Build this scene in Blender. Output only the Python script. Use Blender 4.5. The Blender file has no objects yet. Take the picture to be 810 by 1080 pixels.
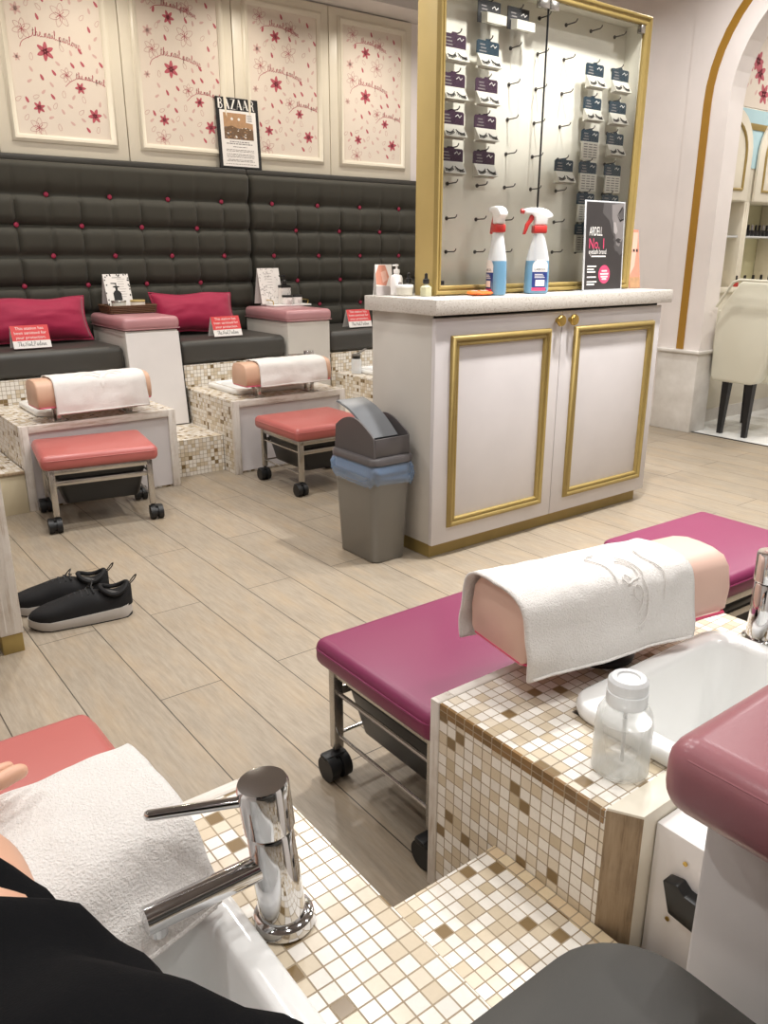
import bpy, bmesh, math, random
from mathutils import Vector, Matrix, noise
R = random.Random(11)
S = bpy.context.scene
COL = S.collection
PI = math.pi
V = Vector

# ------------------------------------------------------------------ colour / materials
def lin(c):
    return tuple((x/12.92 if x <= .04045 else ((x+.055)/1.055)**2.4) for x in c)
def rgb(r, g, b):
    return lin((r/255, g/255, b/255))+(1.0,)

class NT:
    def __init__(s, name):
        s.m = bpy.data.materials.new(name); s.m.use_nodes = True
        s.t = s.m.node_tree; s.n = s.t.nodes; s.l = s.t.links
        s.b = s.n['Principled BSDF']; s.out = s.n['Material Output']
    def new(s, typ, **k):
        x = s.n.new(typ)
        for a, v in k.items(): setattr(x, a, v)
        return x
    def link(s, a, b): s.l.new(a, b)
    def math(s, op, a, b=None, c=None):
        x = s.n.new('ShaderNodeMath'); x.operation = op
        for i, v in enumerate((a, b, c)):
            if v is None: continue
            if isinstance(v, (int, float)): x.inputs[i].default_value = v
            else: s.l.new(v, x.inputs[i])
        return x.outputs[0]
    def vmath(s, op, a, b=None):
        x = s.n.new('ShaderNodeVectorMath'); x.operation = op
        for i, v in enumerate((a, b)):
            if v is None: continue
            if isinstance(v, (tuple, list)): x.inputs[i].default_value = v
            else: s.l.new(v, x.inputs[i])
        return x.outputs[0]
    def mix(s, fac, a, b):
        x = s.n.new('ShaderNodeMix'); x.data_type = 'RGBA'
        for i, v in ((0, fac), (6, a), (7, b)):
            if isinstance(v, (int, float)): x.inputs[i].default_value = v
            elif isinstance(v, tuple): x.inputs[i].default_value = v
            else: s.l.new(v, x.inputs[i])
        return x.outputs[2]
    def ramp(s, fac, stops, interp='LINEAR'):
        x = s.n.new('ShaderNodeValToRGB'); cr = x.color_ramp; cr.interpolation = interp
        while len(cr.elements) < len(stops): cr.elements.new(.5)
        for e, (p, c) in zip(cr.elements, stops): e.position = p; e.color = c
        s.l.new(fac, x.inputs[0]); return x.outputs[0]
    def noise(s, vec, scale, detail=2, rough=.5):
        x = s.n.new('ShaderNodeTexNoise'); x.inputs['Scale'].default_value = scale
        x.inputs['Detail'].default_value = detail; x.inputs['Roughness'].default_value = rough
        if vec is not None: s.l.new(vec, x.inputs['Vector'])
        return x.outputs['Fac']
    def bump(s, h, strength, dist=.002):
        x = s.n.new('ShaderNodeBump'); x.inputs['Strength'].default_value = strength
        x.inputs['Distance'].default_value = dist
        s.l.new(h, x.inputs['Height']); s.l.new(x.outputs[0], s.b.inputs['Normal'])
    def obj(s): return s.n.new('ShaderNodeTexCoord').outputs['Object']
    def set(s, color=None, rough=None, metal=None, spec=None):
        if color is not None: s.b.inputs['Base Color'].default_value = color
        if rough is not None: s.b.inputs['Roughness'].default_value = rough
        if metal is not None: s.b.inputs['Metallic'].default_value = metal
        if spec is not None: s.b.inputs['Specular IOR Level'].default_value = spec

def mat(name, color, rough=.5, metal=0, var=.0, vscale=8, bump=0, bscale=200, bdist=.001, spec=.5, coat=0, sheen=0):
    k = NT(name); k.set(color, rough, metal, spec)
    co = k.obj()
    d = max(var, .03)
    n = k.noise(co, vscale, 4)
    lo = tuple(c*(1-d) for c in color[:3])+(1,); hi = tuple(min(1, c*(1+d)) for c in color[:3])+(1,)
    k.link(k.mix(n, lo, hi), k.b.inputs['Base Color'])
    if bump: k.bump(k.noise(co, bscale, 3), bump, bdist)
    if coat: k.b.inputs['Coat Weight'].default_value = coat
    if sheen: k.b.inputs['Sheen Weight'].default_value = sheen
    return k.m

def clearish(name, color, fac, rough=.15):
    k = NT(name); k.set(color, rough)
    n = k.noise(k.obj(), 30, 2)
    k.link(k.mix(n, tuple(c*.94 for c in color[:3])+(1,), color), k.b.inputs['Base Color'])
    tr = k.new('ShaderNodeBsdfTransparent'); mx = k.new('ShaderNodeMixShader')
    lw = k.new('ShaderNodeLayerWeight'); lw.inputs['Blend'].default_value = .35
    f = k.math('MINIMUM', k.math('ADD', k.math('MULTIPLY', lw.outputs['Facing'], .55), fac), 1.0)
    k.link(f, mx.inputs[0]); k.link(tr.outputs[0], mx.inputs[1]); k.link(k.b.outputs[0], mx.inputs[2])
    k.link(mx.outputs[0], k.out.inputs[0]); return k.m

def glass(name):
    k = NT(name)
    tr = k.new('ShaderNodeBsdfTransparent'); tr.inputs[0].default_value = (.985, .987, .983, 1)
    gl = k.new('ShaderNodeBsdfGlossy'); gl.inputs['Roughness'].default_value = .02
    mx = k.new('ShaderNodeMixShader'); fr = k.new('ShaderNodeFresnel'); fr.inputs[0].default_value = 1.13
    k.link(fr.outputs[0], mx.inputs[0]); k.link(tr.outputs[0], mx.inputs[1]); k.link(gl.outputs[0], mx.inputs[2])
    k.link(mx.outputs[0], k.out.inputs[0]); return k.m

def mosaic(name, pitch, stops, seed=0.0):
    k = NT(name); co = k.obj()
    geo = k.new('ShaderNodeNewGeometry')
    an = k.vmath('ABSOLUTE', geo.outputs['True Normal'])
    q = k.vmath('SCALE', co); q.node.inputs['Scale'].default_value = 1/pitch
    nn = k.vmath('SCALE', geo.outputs['True Normal']); nn.node.inputs['Scale'].default_value = .35
    q2 = k.vmath('ADD', k.vmath('SUBTRACT', q, nn), (.13, .31, .02))
    cell = k.vmath('FLOOR', q2)
    wn = k.new('ShaderNodeTexWhiteNoise', noise_dimensions='4D'); k.link(cell, wn.inputs['Vector'])
    oi = k.new('ShaderNodeObjectInfo'); k.link(k.math('ADD', oi.outputs['Random'], seed), wn.inputs['W'])
    col = k.ramp(wn.outputs['Value'], stops, 'CONSTANT')
    vein = k.noise(co, 130, 4, .7)
    col = k.mix(k.math('MULTIPLY', vein, .22), col, rgb(150, 125, 95))
    fr = k.vmath('FRACTION', q2)
    d = k.vmath('ABSOLUTE', k.vmath('SUBTRACT', fr, (.5, .5, .5)))
    sx = k.new('ShaderNodeSeparateXYZ'); k.link(d, sx.inputs[0])
    sn = k.new('ShaderNodeSeparateXYZ'); k.link(an, sn.inputs[0])
    g = None
    for i in range(3):
        e = k.math('MULTIPLY', k.math('GREATER_THAN', sx.outputs[i], .452), k.math('LESS_THAN', sn.outputs[i], .5))
        g = e if g is None else k.math('MAXIMUM', g, e)
    dirt = k.noise(co, 9, 3)
    gc = k.mix(dirt, rgb(104, 88, 70), rgb(190, 172, 144))
    k.link(k.mix(g, col, gc), k.b.inputs['Base Color'])
    k.link(k.math('ADD', k.math('MULTIPLY', g, .5), .22), k.b.inputs['Roughness'])
    k.bump(k.math('ADD', k.math('MULTIPLY', k.math('SUBTRACT', 1.0, g), 1.0), k.math('MULTIPLY', wn.outputs['Value'], .3)), .5, .0008)
    return k.m

M = {}
MST = [(0, rgb(244, 240, 232)), (.42, rgb(228, 217, 198)), (.60, rgb(216, 202, 178)), (.78, rgb(236, 231, 223)), (.89, rgb(204, 189, 162)), (.935, rgb(128, 106, 72))]
M['mosaic'] = mosaic('mosaic_tile', .0218, MST)
M['mosaic_brown'] = mosaic('mosaic_brown_edge', .0218, [(0, rgb(120, 92, 56)), (.5, rgb(138, 106, 66))])
M['mosaic_beige'] = mosaic('mosaic_beige_edge', .0218, [(0, rgb(214, 192, 158)), (.6, rgb(224, 206, 172)), (.93, rgb(130, 100, 60))])

def floor_mat():
    k = NT('wood_plank_tile'); co = k.obj()
    sx = k.new('ShaderNodeSeparateXYZ'); k.link(co, sx.inputs[0])
    cx = k.new('ShaderNodeCombineXYZ')
    k.link(k.math('ADD', sx.outputs[1], -1.866+.532+10.64), cx.inputs[0]); k.link(k.math('ADD', sx.outputs[0], -.655+3.62), cx.inputs[1])
    br = k.new('ShaderNodeTexBrick'); k.link(cx.outputs[0], br.inputs['Vector'])
    br.offset = .5; br.offset_frequency = 2
    for a, v in (('Scale', 1), ('Mortar Size', .0016), ('Mortar Smooth', .1), ('Bias', 0), ('Brick Width', 1.064), ('Row Height', .181)): br.inputs[a].default_value = v
    br.inputs['Color1'].default_value = rgb(166, 153, 135); br.inputs['Color2'].default_value = rgb(150, 139, 123); br.inputs['Mortar'].default_value = rgb(70, 60, 50)
    mp = k.new('ShaderNodeMapping'); mp.inputs['Scale'].default_value = (1, .09, 1); k.link(co, mp.inputs[0])
    g1 = k.noise(mp.outputs[0], 95, 8, .75); g2 = k.noise(co, 2.6, 3)
    mp2 = k.new('ShaderNodeMapping'); mp2.inputs['Scale'].default_value = (1, .25, 1); k.link(co, mp2.inputs[0])
    g3 = k.noise(mp2.outputs[0], 14, 4, .6)
    c = k.mix(k.ramp(g1, [(.35, (0, 0, 0, 1)), (.7, (1, 1, 1, 1))]), k.mix(.6, br.outputs['Color'], rgb(98, 84, 68)), br.outputs['Color'])
    c = k.mix(k.math('MULTIPLY', k.ramp(g3, [(.45, (0, 0, 0, 1)), (.75, (1, 1, 1, 1))]), .35), c, rgb(170, 142, 104))
    c = k.mix(k.math('MULTIPLY', g2, .22), c, rgb(182, 172, 156))
    c = k.mix(br.outputs['Fac'], c, rgb(70, 60, 50))
    k.link(c, k.b.inputs['Base Color'])
    k.set(rough=.42)
    k.bump(k.math('SUBTRACT', k.math('MULTIPLY', g1, .25), br.outputs['Fac']), .35, .001)
    return k.m
M['floor'] = floor_mat()

def marble():
    k = NT('pale_marble_slab'); co = k.obj()
    n = k.noise(co, 3, 6, .65)
    k.link(k.ramp(n, [(.35, rgb(205, 204, 200)), (.5, rgb(235, 235, 232)), (.7, rgb(222, 222, 220))]), k.b.inputs['Base Color'])
    k.set(rough=.12); return k.m
M['marble'] = marble()

def quartz():
    k = NT('speckled_quartz'); co = k.obj()
    v = k.new('ShaderNodeTexVoronoi'); v.inputs['Scale'].default_value = 330; k.link(co, v.inputs['Vector'])
    sp = k.new('ShaderNodeSeparateColor'); k.link(v.outputs['Color'], sp.inputs[0])
    k.link(k.ramp(sp.outputs[0], [(0, rgb(204, 198, 190)), (.6, rgb(212, 207, 200)), (.84, rgb(186, 177, 166)), (.95, rgb(168, 158, 146))], 'CONSTANT'), k.b.inputs['Base Color'])
    k.set(rough=.25); return k.m
M['quartz'] = quartz()

def washed(name, a, b, c, axis):
    k = NT(name); co = k.obj()
    sc = [1, 1, 1]; sc[axis] = .08
    mp = k.new('ShaderNodeMapping'); mp.inputs['Scale'].default_value = sc; k.link(co, mp.inputs[0])
    n = k.noise(mp.outputs[0], 60, 6, .7); n2 = k.noise(co, 16, 4, .6)
    col = k.ramp(n, [(.32, c), (.46, a), (.75, b)])
    col = k.mix(k.math('MULTIPLY', k.ramp(n2, [(.5, (0, 0, 0, 1)), (.8, (1, 1, 1, 1))]), .5), col, c)
    k.link(col, k.b.inputs['Base Color']); k.set(rough=.6); k.bump(n, .3, .001); return k.m
M['washed'] = washed('whitewashed_wood', rgb(214, 207, 198), rgb(228, 222, 215), rgb(172, 154, 136), 2)
M['washedrail'] = washed('whitewashed_wood_rail', rgb(214, 207, 198), rgb(228, 222, 215), rgb(172, 154, 136), 0)
M['rawwood'] = washed('worn_raw_wood', rgb(150, 128, 100), rgb(178, 158, 132), rgb(104, 86, 66), 2)

def paint(name, a, b=None, rough=.45, sc=3):
    k = NT(name); co = k.obj(); b = b or tuple(x*.92 for x in a[:3])+(1,)
    n = k.noise(co, sc, 4, .55)
    k.link(k.ramp(n, [(.35, a), (.72, b)]), k.b.inputs['Base Color']); k.set(rough=rough); return k.m
M['wall'] = paint('warm_white_wall', rgb(238, 230, 226), rough=.4)
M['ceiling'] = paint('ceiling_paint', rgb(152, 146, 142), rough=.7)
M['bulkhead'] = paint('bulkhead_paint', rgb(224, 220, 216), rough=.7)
M['cream'] = paint('cream_lacquer', rgb(232, 224, 206), rough=.35)
M['white'] = paint('white_lacquer', rgb(212, 207, 207), rgb(204, 199, 199), .35)
M['whiteboard'] = paint('white_board', rgb(232, 228, 226), rough=.4)
M['putty'] = paint('putty_grey_panel', rgb(200, 195, 187), rough=.45)
M['creamtile'] = paint('cream_glazed_tile', rgb(216, 203, 172), rough=.3)
M['marblewhite'] = paint('white_marble_cladding', rgb(226, 222, 216), rgb(200, 194, 186), .35, 6)
M['dark'] = paint('dark_void', rgb(40, 36, 34), rough=.7)
M['gold'] = mat('gold_paint', rgb(158, 136, 80), .45, .25, .12, 14)
M['goldlight'] = mat('pale_gold_paint', rgb(190, 166, 106), .5, .1, .08, 10)
M['goldstrip'] = mat('gold_inlay_strip', rgb(176, 132, 52), .4, .3, .08, 12)
M['brass'] = mat('brass', rgb(200, 170, 96), .22, .95, .05)
M['chrome'] = mat('chrome', rgb(215, 215, 216), .07, 1.0, .02)
M['steel'] = mat('worn_chrome', rgb(190, 186, 180), .25, .9, .15, 30)
M['porcelain'] = mat('white_porcelain', rgb(240, 240, 238), .12, 0, .02, coat=.4)
M['purple'] = mat('magenta_vinyl', rgb(124, 42, 80), .38, 0, .06, 5, .25, 420, .0006)
M['coral'] = mat('coral_vinyl', rgb(180, 98, 93), .33, 0, .06, 6, .2, 420, .0005)
M['peachtan'] = mat('tan_peach_vinyl', rgb(212, 172, 146), .42, 0, .05, 9, .12, 300, .0005)
M['face1'] = mat('dusk_grey_print', rgb(80, 77, 77), .4, 0, .1, 30)
M['face2'] = mat('smoke_grey_print', rgb(124, 119, 118), .4, 0, .1, 30)
M['face3'] = mat('pale_smoke_print', rgb(158, 152, 150), .4, 0, .1, 30)
M['peach'] = mat('peach_vinyl', rgb(226, 190, 174), .4, 0, .05, 9, .12, 300, .0005)
M['mauve'] = mat('mauve_vinyl', rgb(184, 134, 138), .3, 0, .08, 6, .2, 420, .0005)
M['mauvedark'] = mat('plum_mauve_vinyl', rgb(164, 106, 113), .28, 0, .08, 6, .2, 420, .0005)
M['fabric'] = mat('charcoal_brown_fabric', rgb(56, 54, 46), .62, 0, .1, 12, .25, 900, .0006, .3, 0, .15)
M['seatfab'] = mat('dark_grey_vinyl', rgb(62, 60, 56), .45, 0, .06, 9, .2, 500, .0005)
M['crimson'] = mat('crimson_cushion_cloth', rgb(158, 26, 66), .6, 0, .1, 10, .3, 700, .0006, .3, 0, .2)
M['button'] = mat('pink_button_cloth', rgb(168, 44, 76), .6, 0, .08)
M['blackplastic'] = mat('black_plastic', rgb(24, 24, 25), .35, 0, .1, 20)
M['rubber'] = mat('black_rubber', rgb(20, 20, 21), .5, 0, .1, 30)
M['bin'] = mat('grey_plastic', rgb(120, 117, 111), .3, 0, .04, 12, .1, 500, .0004)
M['binlid'] = mat('dark_grey_plastic', rgb(88, 84, 84), .28, 0, .04, 12, .1, 500, .0004)
M['binflap'] = mat('blue_grey_plastic', rgb(100, 102, 105), .28, 0, .04, 12)
M['liner'] = clearish('blue_plastic_film', rgb(132, 162, 200), .3, .1)
M['clear'] = clearish('clear_plastic', rgb(232, 234, 230), .17, .08)
M['frost'] = clearish('frosted_plastic', rgb(232, 234, 236), .42, .25)
M['blueliq'] = mat('blue_cleaner', rgb(108, 150, 178), .2, 0, .04, 20)
M['amberliq'] = mat('pale_amber_oil', rgb(190, 188, 156), .15, 0, .04, 20)
M['glass'] = glass('display_glass')
M['paperw'] = mat('white_paper', rgb(236, 232, 228), .55, 0, .02)
M['paper'] = mat('cream_wallpaper', rgb(226, 214, 200), .55, 0, .03)
M['petald'] = mat('rose_petal_ink', rgb(186, 88, 100), .6, 0, .12, 60)
M['petall'] = mat('pale_petal_ink', rgb(212, 176, 168), .6, 0, .1, 60)
M['petalo'] = mat('petal_outline_ink', rgb(188, 124, 124), .6, 0, .08, 60)
M['red'] = mat('coral_red_print', rgb(214, 66, 68), .45, 0, .03)
M['redplastic'] = mat('red_plastic', rgb(190, 56, 52), .38, 0, .03)
M['whiteplastic'] = mat('white_plastic', rgb(238, 236, 234), .3, 0, .02)
M['black'] = mat('black_print', rgb(18, 17, 18), .4, 0, .05)
M['darkprint'] = mat('charcoal_print', rgb(52, 49, 49), .35, 0, .05)
M['greyprint'] = mat('grey_print', rgb(140, 134, 132), .5, 0, .05)
M['midprint'] = mat('mid_grey_print', rgb(108, 102, 102), .5, 0, .05)
M['lightprint'] = mat('light_grey_print', rgb(186, 178, 176), .5, 0, .05)
M['pink'] = mat('hot_pink_print', rgb(214, 72, 110), .45, 0, .03)
M['navy'] = mat('navy_print', rgb(34, 54, 120), .45, 0, .05)
M['skinpink'] = mat('pale_pink_print', rgb(222, 178, 160), .5, 0, .06, 30)
M['salmon'] = mat('salmon_print', rgb(206, 140, 118), .5, 0, .1, 40)
M['brownphoto'] = mat('brown_photo_print', rgb(178, 140, 104), .5, 0, .3, 60)
M['brownphoto2'] = mat('dark_brown_photo_print', rgb(112, 86, 62), .5, 0, .4, 90)
M['teal'] = mat('teal_card', rgb(36, 56, 68), .4, 0, .35, 70)
M['plum'] = mat('plum_card', rgb(66, 44, 62), .4, 0, .4, 70)
M['ink'] = mat('near_black_card', rgb(40, 40, 42), .4, 0, .3, 70)
M['traywhite'] = mat('pale_plastic_tray', rgb(206, 202, 190), .3, 0, .04, 40)
M['lash'] = mat('lash_hair', rgb(30, 26, 24), .7, 0, .1)
M['hook'] = mat('dull_steel_hook', rgb(92, 88, 84), .35, .8, .1)
M['pegboard'] = paint('display_back_panel', rgb(236, 232, 218), rough=.4, sc=5)
M['wicker'] = mat('brown_wicker', rgb(96, 66, 40), .6, 0, .5, 180, .8, 260, .003)
M['orange'] = mat('orange_wrapper', rgb(226, 108, 40), .4, 0, .3, 60)
M['skyblue'] = mat('pale_blue_glazing', rgb(182, 214, 222), .2, 0, .05)
M['litback'] = paint('lit_shelf_back', rgb(216, 212, 176), rgb(204, 200, 164), .5)  # yellow-green light of the shelf bay put into the base colour
M['chairfab'] = mat('ivory_vinyl', rgb(222, 219, 202), .4, 0, .03, 6)
M['skin'] = mat('skin', rgb(226, 176, 148), .45, 0, .06, 25, .15, 300, .0005)
M['trouser'] = mat('black_trouser_cloth', rgb(16, 16, 18), .9, 0, .2, 40, .4, 600, .001, .12)
M['shoe'] = mat('black_knit', rgb(20, 19, 20), .75, 0, .2, 60, .6, 420, .0015, .3)
M['sole'] = mat('grey_foam_sole', rgb(178, 172, 166), .6, 0, .05, 20, .2, 120)

def towel_mat():
    k = NT('white_terry_cloth'); co = k.obj()
    n = k.noise(co, 320, 3, .6); n2 = k.noise(co, 30, 3)
    k.link(k.mix(n, rgb(224, 218, 212), rgb(246, 243, 240)), k.b.inputs['Base Color'])
    k.set(rough=.9, spec=.15); k.b.inputs['Sheen Weight'].default_value = .15
    k.bump(k.math('ADD', n, k.math('MULTIPLY', n2, .4)), .9, .0035); return k.m
M['towel'] = towel_mat()

# ------------------------------------------------------------------ mesh helpers
def nb(): return bmesh.new()
def merge(bm, t, mi=0, Mx=None):
    if Mx is not None: bmesh.ops.transform(t, matrix=Mx, verts=t.verts)
    if mi is not None:
        for f in t.faces: f.material_index = mi
    me = bpy.data.meshes.new('tmp'); t.to_mesh(me); t.free(); bm.from_mesh(me); bpy.data.meshes.remove(me)
def box(bm, x0, x1, y0, y1, z0, z1, bev=0, seg=2, mi=0, Mx=None):
    t = nb()
    bmesh.ops.create_cube(t, size=1, matrix=Matrix.Translation(((x0+x1)/2, (y0+y1)/2, (z0+z1)/2)) @ Matrix.Diagonal((x1-x0, y1-y0, z1-z0, 1)))
    if bev: bmesh.ops.bevel(t, geom=t.edges[:], offset=bev, segments=seg, profile=.5, affect='EDGES')
    merge(bm, t, mi, Mx); return bm
def cyl(bm, p0, p1, r0, r1=None, seg=16, mi=0, caps=True):
    p0, p1 = V(p0), V(p1); d = p1-p0; L = d.length
    t = nb(); bmesh.ops.create_cone(t, cap_ends=caps, segments=seg, radius1=r0, radius2=r0 if r1 is None else r1, depth=L)
    q = V((0, 0, 1)).rotation_difference(d.normalized()).to_matrix().to_4x4()
    merge(bm, t, mi, Matrix.Translation((p0+p1)/2) @ q); return bm
def ball(bm, c, r, sc=(1, 1, 1), seg=12, mi=0, Mx=None):
    t = nb(); bmesh.ops.create_uvsphere(t, u_segments=seg, v_segments=max(6, seg//2+2), radius=r)
    m = Matrix.Translation(c) @ (Mx or Matrix()) @ Matrix.Diagonal((*sc, 1)); merge(bm, t, mi, m); return bm
def loft(bm, secs, mi=0, cap=True, closed=True):
    t = nb(); rows = [[t.verts.new(p) for p in s] for s in secs]
    n = len(secs[0])
    for a, b in zip(rows, rows[1:]):
        for i in range(n if closed else n-1):
            j = (i+1) % n
            t.faces.new((a[i], a[j], b[j], b[i]))
    if cap and closed:
        t.faces.new(rows[0][::-1]); t.faces.new(rows[-1])
    bmesh.ops.recalc_face_normals(t, faces=t.faces)
    merge(bm, t, mi); return bm
def tube(bm, pts, r, seg=8, mi=0, rr=None):
    pts = [V(p) for p in pts]; secs = []; up = None
    for i, p in enumerate(pts):
        d = (pts[min(i+1, len(pts)-1)]-pts[max(i-1, 0)]).normalized()
        if up is None: up = d.orthogonal().normalized()
        else: up = (up-d*up.dot(d)).normalized()
        s = d.cross(up); k = r if rr is None else rr[i]
        secs.append([p+(up*math.cos(2*PI*j/seg)+s*math.sin(2*PI*j/seg))*k for j in range(seg)])
    return loft(bm, secs, mi)
def lathe(bm, prof, c=(0, 0, 0), seg=24, mi=0, sx=1, sy=1, Mx=None):
    t = nb(); rows = []
    for r, z in prof:
        rows.append([t.verts.new((r*sx*math.cos(2*PI*j/seg), r*sy*math.sin(2*PI*j/seg), z)) for j in range(seg)] if r > 1e-5 else [t.verts.new((0, 0, z))])
    for a, b in zip(rows, rows[1:]):
        for j in range(seg):
            q = (j+1) % seg
            if len(a) == 1 and len(b) == 1: continue
            if len(a) == 1: t.faces.new((a[0], b[q], b[j]))
            elif len(b) == 1: t.faces.new((a[j], a[q], b[0]))
            else: t.faces.new((a[j], a[q], b[q], b[j]))
    if len(rows[0]) > 1: t.faces.new(rows[0][::-1])
    if len(rows[-1]) > 1: t.faces.new(rows[-1])
    bmesh.ops.recalc_face_normals(t, faces=t.faces)
    merge(bm, t, mi, Matrix.Translation(c) @ (Mx or Matrix())); return bm
def rrect(w, d, r, n=5):
    o = []
    for cx, cy, a0 in ((w/2-r, d/2-r, 0), (-w/2+r, d/2-r, 90), (-w/2+r, -d/2+r, 180), (w/2-r, -d/2+r, 270)):
        for i in range(n+1):
            a = math.radians(a0+90*i/n); o.append((cx+r*math.cos(a), cy+r*math.sin(a)))
    return o
def rr_loft(bm, secs, c=(0, 0, 0), mi=0, cap=True, n=5):
    """secs: (w, d, r, z, dx, dy)"""
    return loft(bm, [[(c[0]+x+s[4], c[1]+y+s[5], c[2]+s[3]) for x, y in rrect(s[0], s[1], min(s[2], s[0]/2-1e-4, s[1]/2-1e-4), n)] for s in [tuple(q)+(0,)*(6-len(q)) for q in secs]], mi, cap)
def prism(bm, poly, axis, lo, hi, bev=0, mi=0, Mx=None):
    """poly: 2D points in the two other axes (order x<y<z)"""
    def P(a, b, h): return {'x': (h, a, b), 'y': (a, h, b), 'z': (a, b, h)}[axis]
    t = nb(); A = [t.verts.new(P(a, b, lo)) for a, b in poly]; B = [t.verts.new(P(a, b, hi)) for a, b in poly]
    t.faces.new(A); t.faces.new(B[::-1]); n = len(poly)
    for i in range(n): t.faces.new((A[i], B[i], B[(i+1) % n], A[(i+1) % n]))
    bmesh.ops.recalc_face_normals(t, faces=t.faces)
    if bev: bmesh.ops.bevel(t, geom=t.edges[:], offset=bev, segments=2, profile=.5, affect='EDGES')
    merge(bm, t, mi, Mx); return bm
def ring(bm, x0, x1, z0, z1, y, prof, mi=0, outs=1):
    """mitred moulding in an XZ plane; prof: closed (outward offset, depth towards -y)"""
    t = nb(); rows = []
    for o, d in prof:
        rows.append([t.verts.new((a, y-d, b)) for a, b in ((x0-o, z0-o), (x1+o, z0-o), (x1+o, z1+o), (x0-o, z1+o))])
    n = len(rows)
    for i in range(n):
        a, b = rows[i], rows[(i+1) % n]
        for j in range(4): t.faces.new((a[j], a[(j+1) % 4], b[(j+1) % 4], b[j]))
    bmesh.ops.recalc_face_normals(t, faces=t.faces)
    merge(bm, t, mi); return bm
def poly(bm, pts, mi=0):
    t = nb(); t.faces.new([t.verts.new(p) for p in pts]); merge(bm, t, mi); return bm
def ribbon(bm, pts, w, to3, mi=0):
    """flat stroke along 2D pts; to3 maps (a,b) to 3D"""
    t = nb(); L = []
    for i, p in enumerate(pts):
        a = pts[max(i-1, 0)]; b = pts[min(i+1, len(pts)-1)]
        dx, dy = b[0]-a[0], b[1]-a[1]; h = math.hypot(dx, dy) or 1
        nx, ny = -dy/h*w/2, dx/h*w/2
        L.append((t.verts.new(to3(p[0]+nx, p[1]+ny)), t.verts.new(to3(p[0]-nx, p[1]-ny))))
    for a, b in zip(L, L[1:]): t.faces.new((a[0], b[0], b[1], a[1]))
    merge(bm, t, mi); return bm
def catmull(P, k=6):
    o = []
    for i in range(len(P)-1):
        p0, p1, p2, p3 = P[max(i-1, 0)], P[i], P[i+1], P[min(i+2, len(P)-1)]
        for s in range(k):
            t = s/k
            o.append(tuple(.5*(2*b+(c-a)*t+(2*a-5*b+4*c-d)*t*t+(3*b-3*c+d-a)*t**3) for a, b, c, d in zip(p0, p1, p2, p3)))
    o.append(tuple(P[-1])); return o

def text_into(bm, body, size, to3, mi=0, align='CENTER', wscale=1.0):
    """lettering as flat faces; to3 maps (a,b) to 3D"""
    cu = bpy.data.curves.new('lettering', 'FONT'); cu.body = body; cu.size = size; cu.align_x = align; cu.align_y = 'CENTER'; cu.resolution_u = 2
    ob = bpy.data.objects.new('lettering', cu); COL.objects.link(ob)
    dg = bpy.context.evaluated_depsgraph_get()
    me = bpy.data.meshes.new_from_object(ob.evaluated_get(dg))
    for v in me.vertices: v.co = V(to3(v.co.x*wscale, v.co.y))
    bpy.data.objects.remove(ob); bpy.data.curves.remove(cu)
    t = nb(); t.from_mesh(me); bpy.data.meshes.remove(me)
    merge(bm, t, mi); return bm

# cursive stroke letters (advance, strokes) on an x-height of 1
CUR = {
 't': (.62, [[(0, 0), (.22, .9), (.3, 1.7), (.24, .4), (.36, 0), (.62, .2)], [(.05, 1.15), (.55, 1.25)]]),
 'h': (.85, [[(0, .1), (.3, 1.2), (.32, 1.8), (.2, 1.7), (.16, 0), (.3, .8), (.5, .9), (.55, .3), (.62, 0), (.85, .25)]]),
 'e': (.62, [[(0, .2), (.3, .5), (.4, .85), (.25, 1), (.12, .6), (.2, .05), (.4, 0), (.62, .3)]]),
 'n': (.8, [[(0, .2), (.1, .9), (.14, 0), (.24, .75), (.4, .95), (.48, .5), (.52, 0), (.8, .25)]]),
 'a': (.8, [[(0, .2), (.25, .9), (.5, .95), (.25, .95), (.1, .4), (.25, 0), (.45, .4), (.52, .95), (.5, .1), (.8, .2)]]),
 'i': (.45, [[(0, .2), (.18, .95), (.18, .15), (.45, .2)], [(.2, 1.35), (.24, 1.45)]]),
 'l': (.5, [[(0, .2), (.28, 1.2), (.28, 1.8), (.14, 1.7), (.14, .3), (.25, 0), (.5, .25)]]),
 'p': (.8, [[(0, .2), (.14, .95), (.1, -.8), (.16, .4), (.36, .98), (.5, .6), (.34, .05), (.2, .2), (.5, .05), (.8, .2)]]),
 'P': (1.0, [[(.2, 1.7), (.1, -.1)], [(0, 1.5), (.35, 1.9), (.75, 1.5), (.5, .9), (.15, .8)]]),
 'N': (1.15, [[(0, 0), (.2, 1.7), (.7, 0), (.9, 1.7), (1.15, 1.8)]]),
 'T': (.95, [[(0, 1.5), (.3, 1.75), (1.0, 1.7)], [(.5, 1.7), (.4, .2), (.2, 0)]]),
 'r': (.6, [[(0, .2), (.12, .95), (.16, .85), (.34, .85), (.3, .2), (.4, 0), (.6, .25)]]),
 'o': (.7, [[(0, .2), (.2, .9), (.08, .4), (.22, 0), (.44, .4), (.3, .95), (.46, .8), (.7, .85)]]),
 'u': (.8, [[(0, .2), (.14, .95), (.14, .2), (.3, 0), (.46, .5), (.5, .95), (.5, .15), (.8, .2)]]),
 ' ': (.55, [[(0, .15), (.28, .05), (.55, .15)]]),
}
def script(bm, body, size, to3, w, mi=0, sx=1.0):
    x = 0
    for ch in body:
        adv, st = CUR[ch]
        for s in st:
            ribbon(bm, [((x+a)*size*sx, b*size) for a, b in catmull(s, 3)], w, to3, mi)
        x += adv
    return x*size*sx
def script_len(body, size, sx=1.0): return sum(CUR[c][0] for c in body)*size*sx

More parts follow.
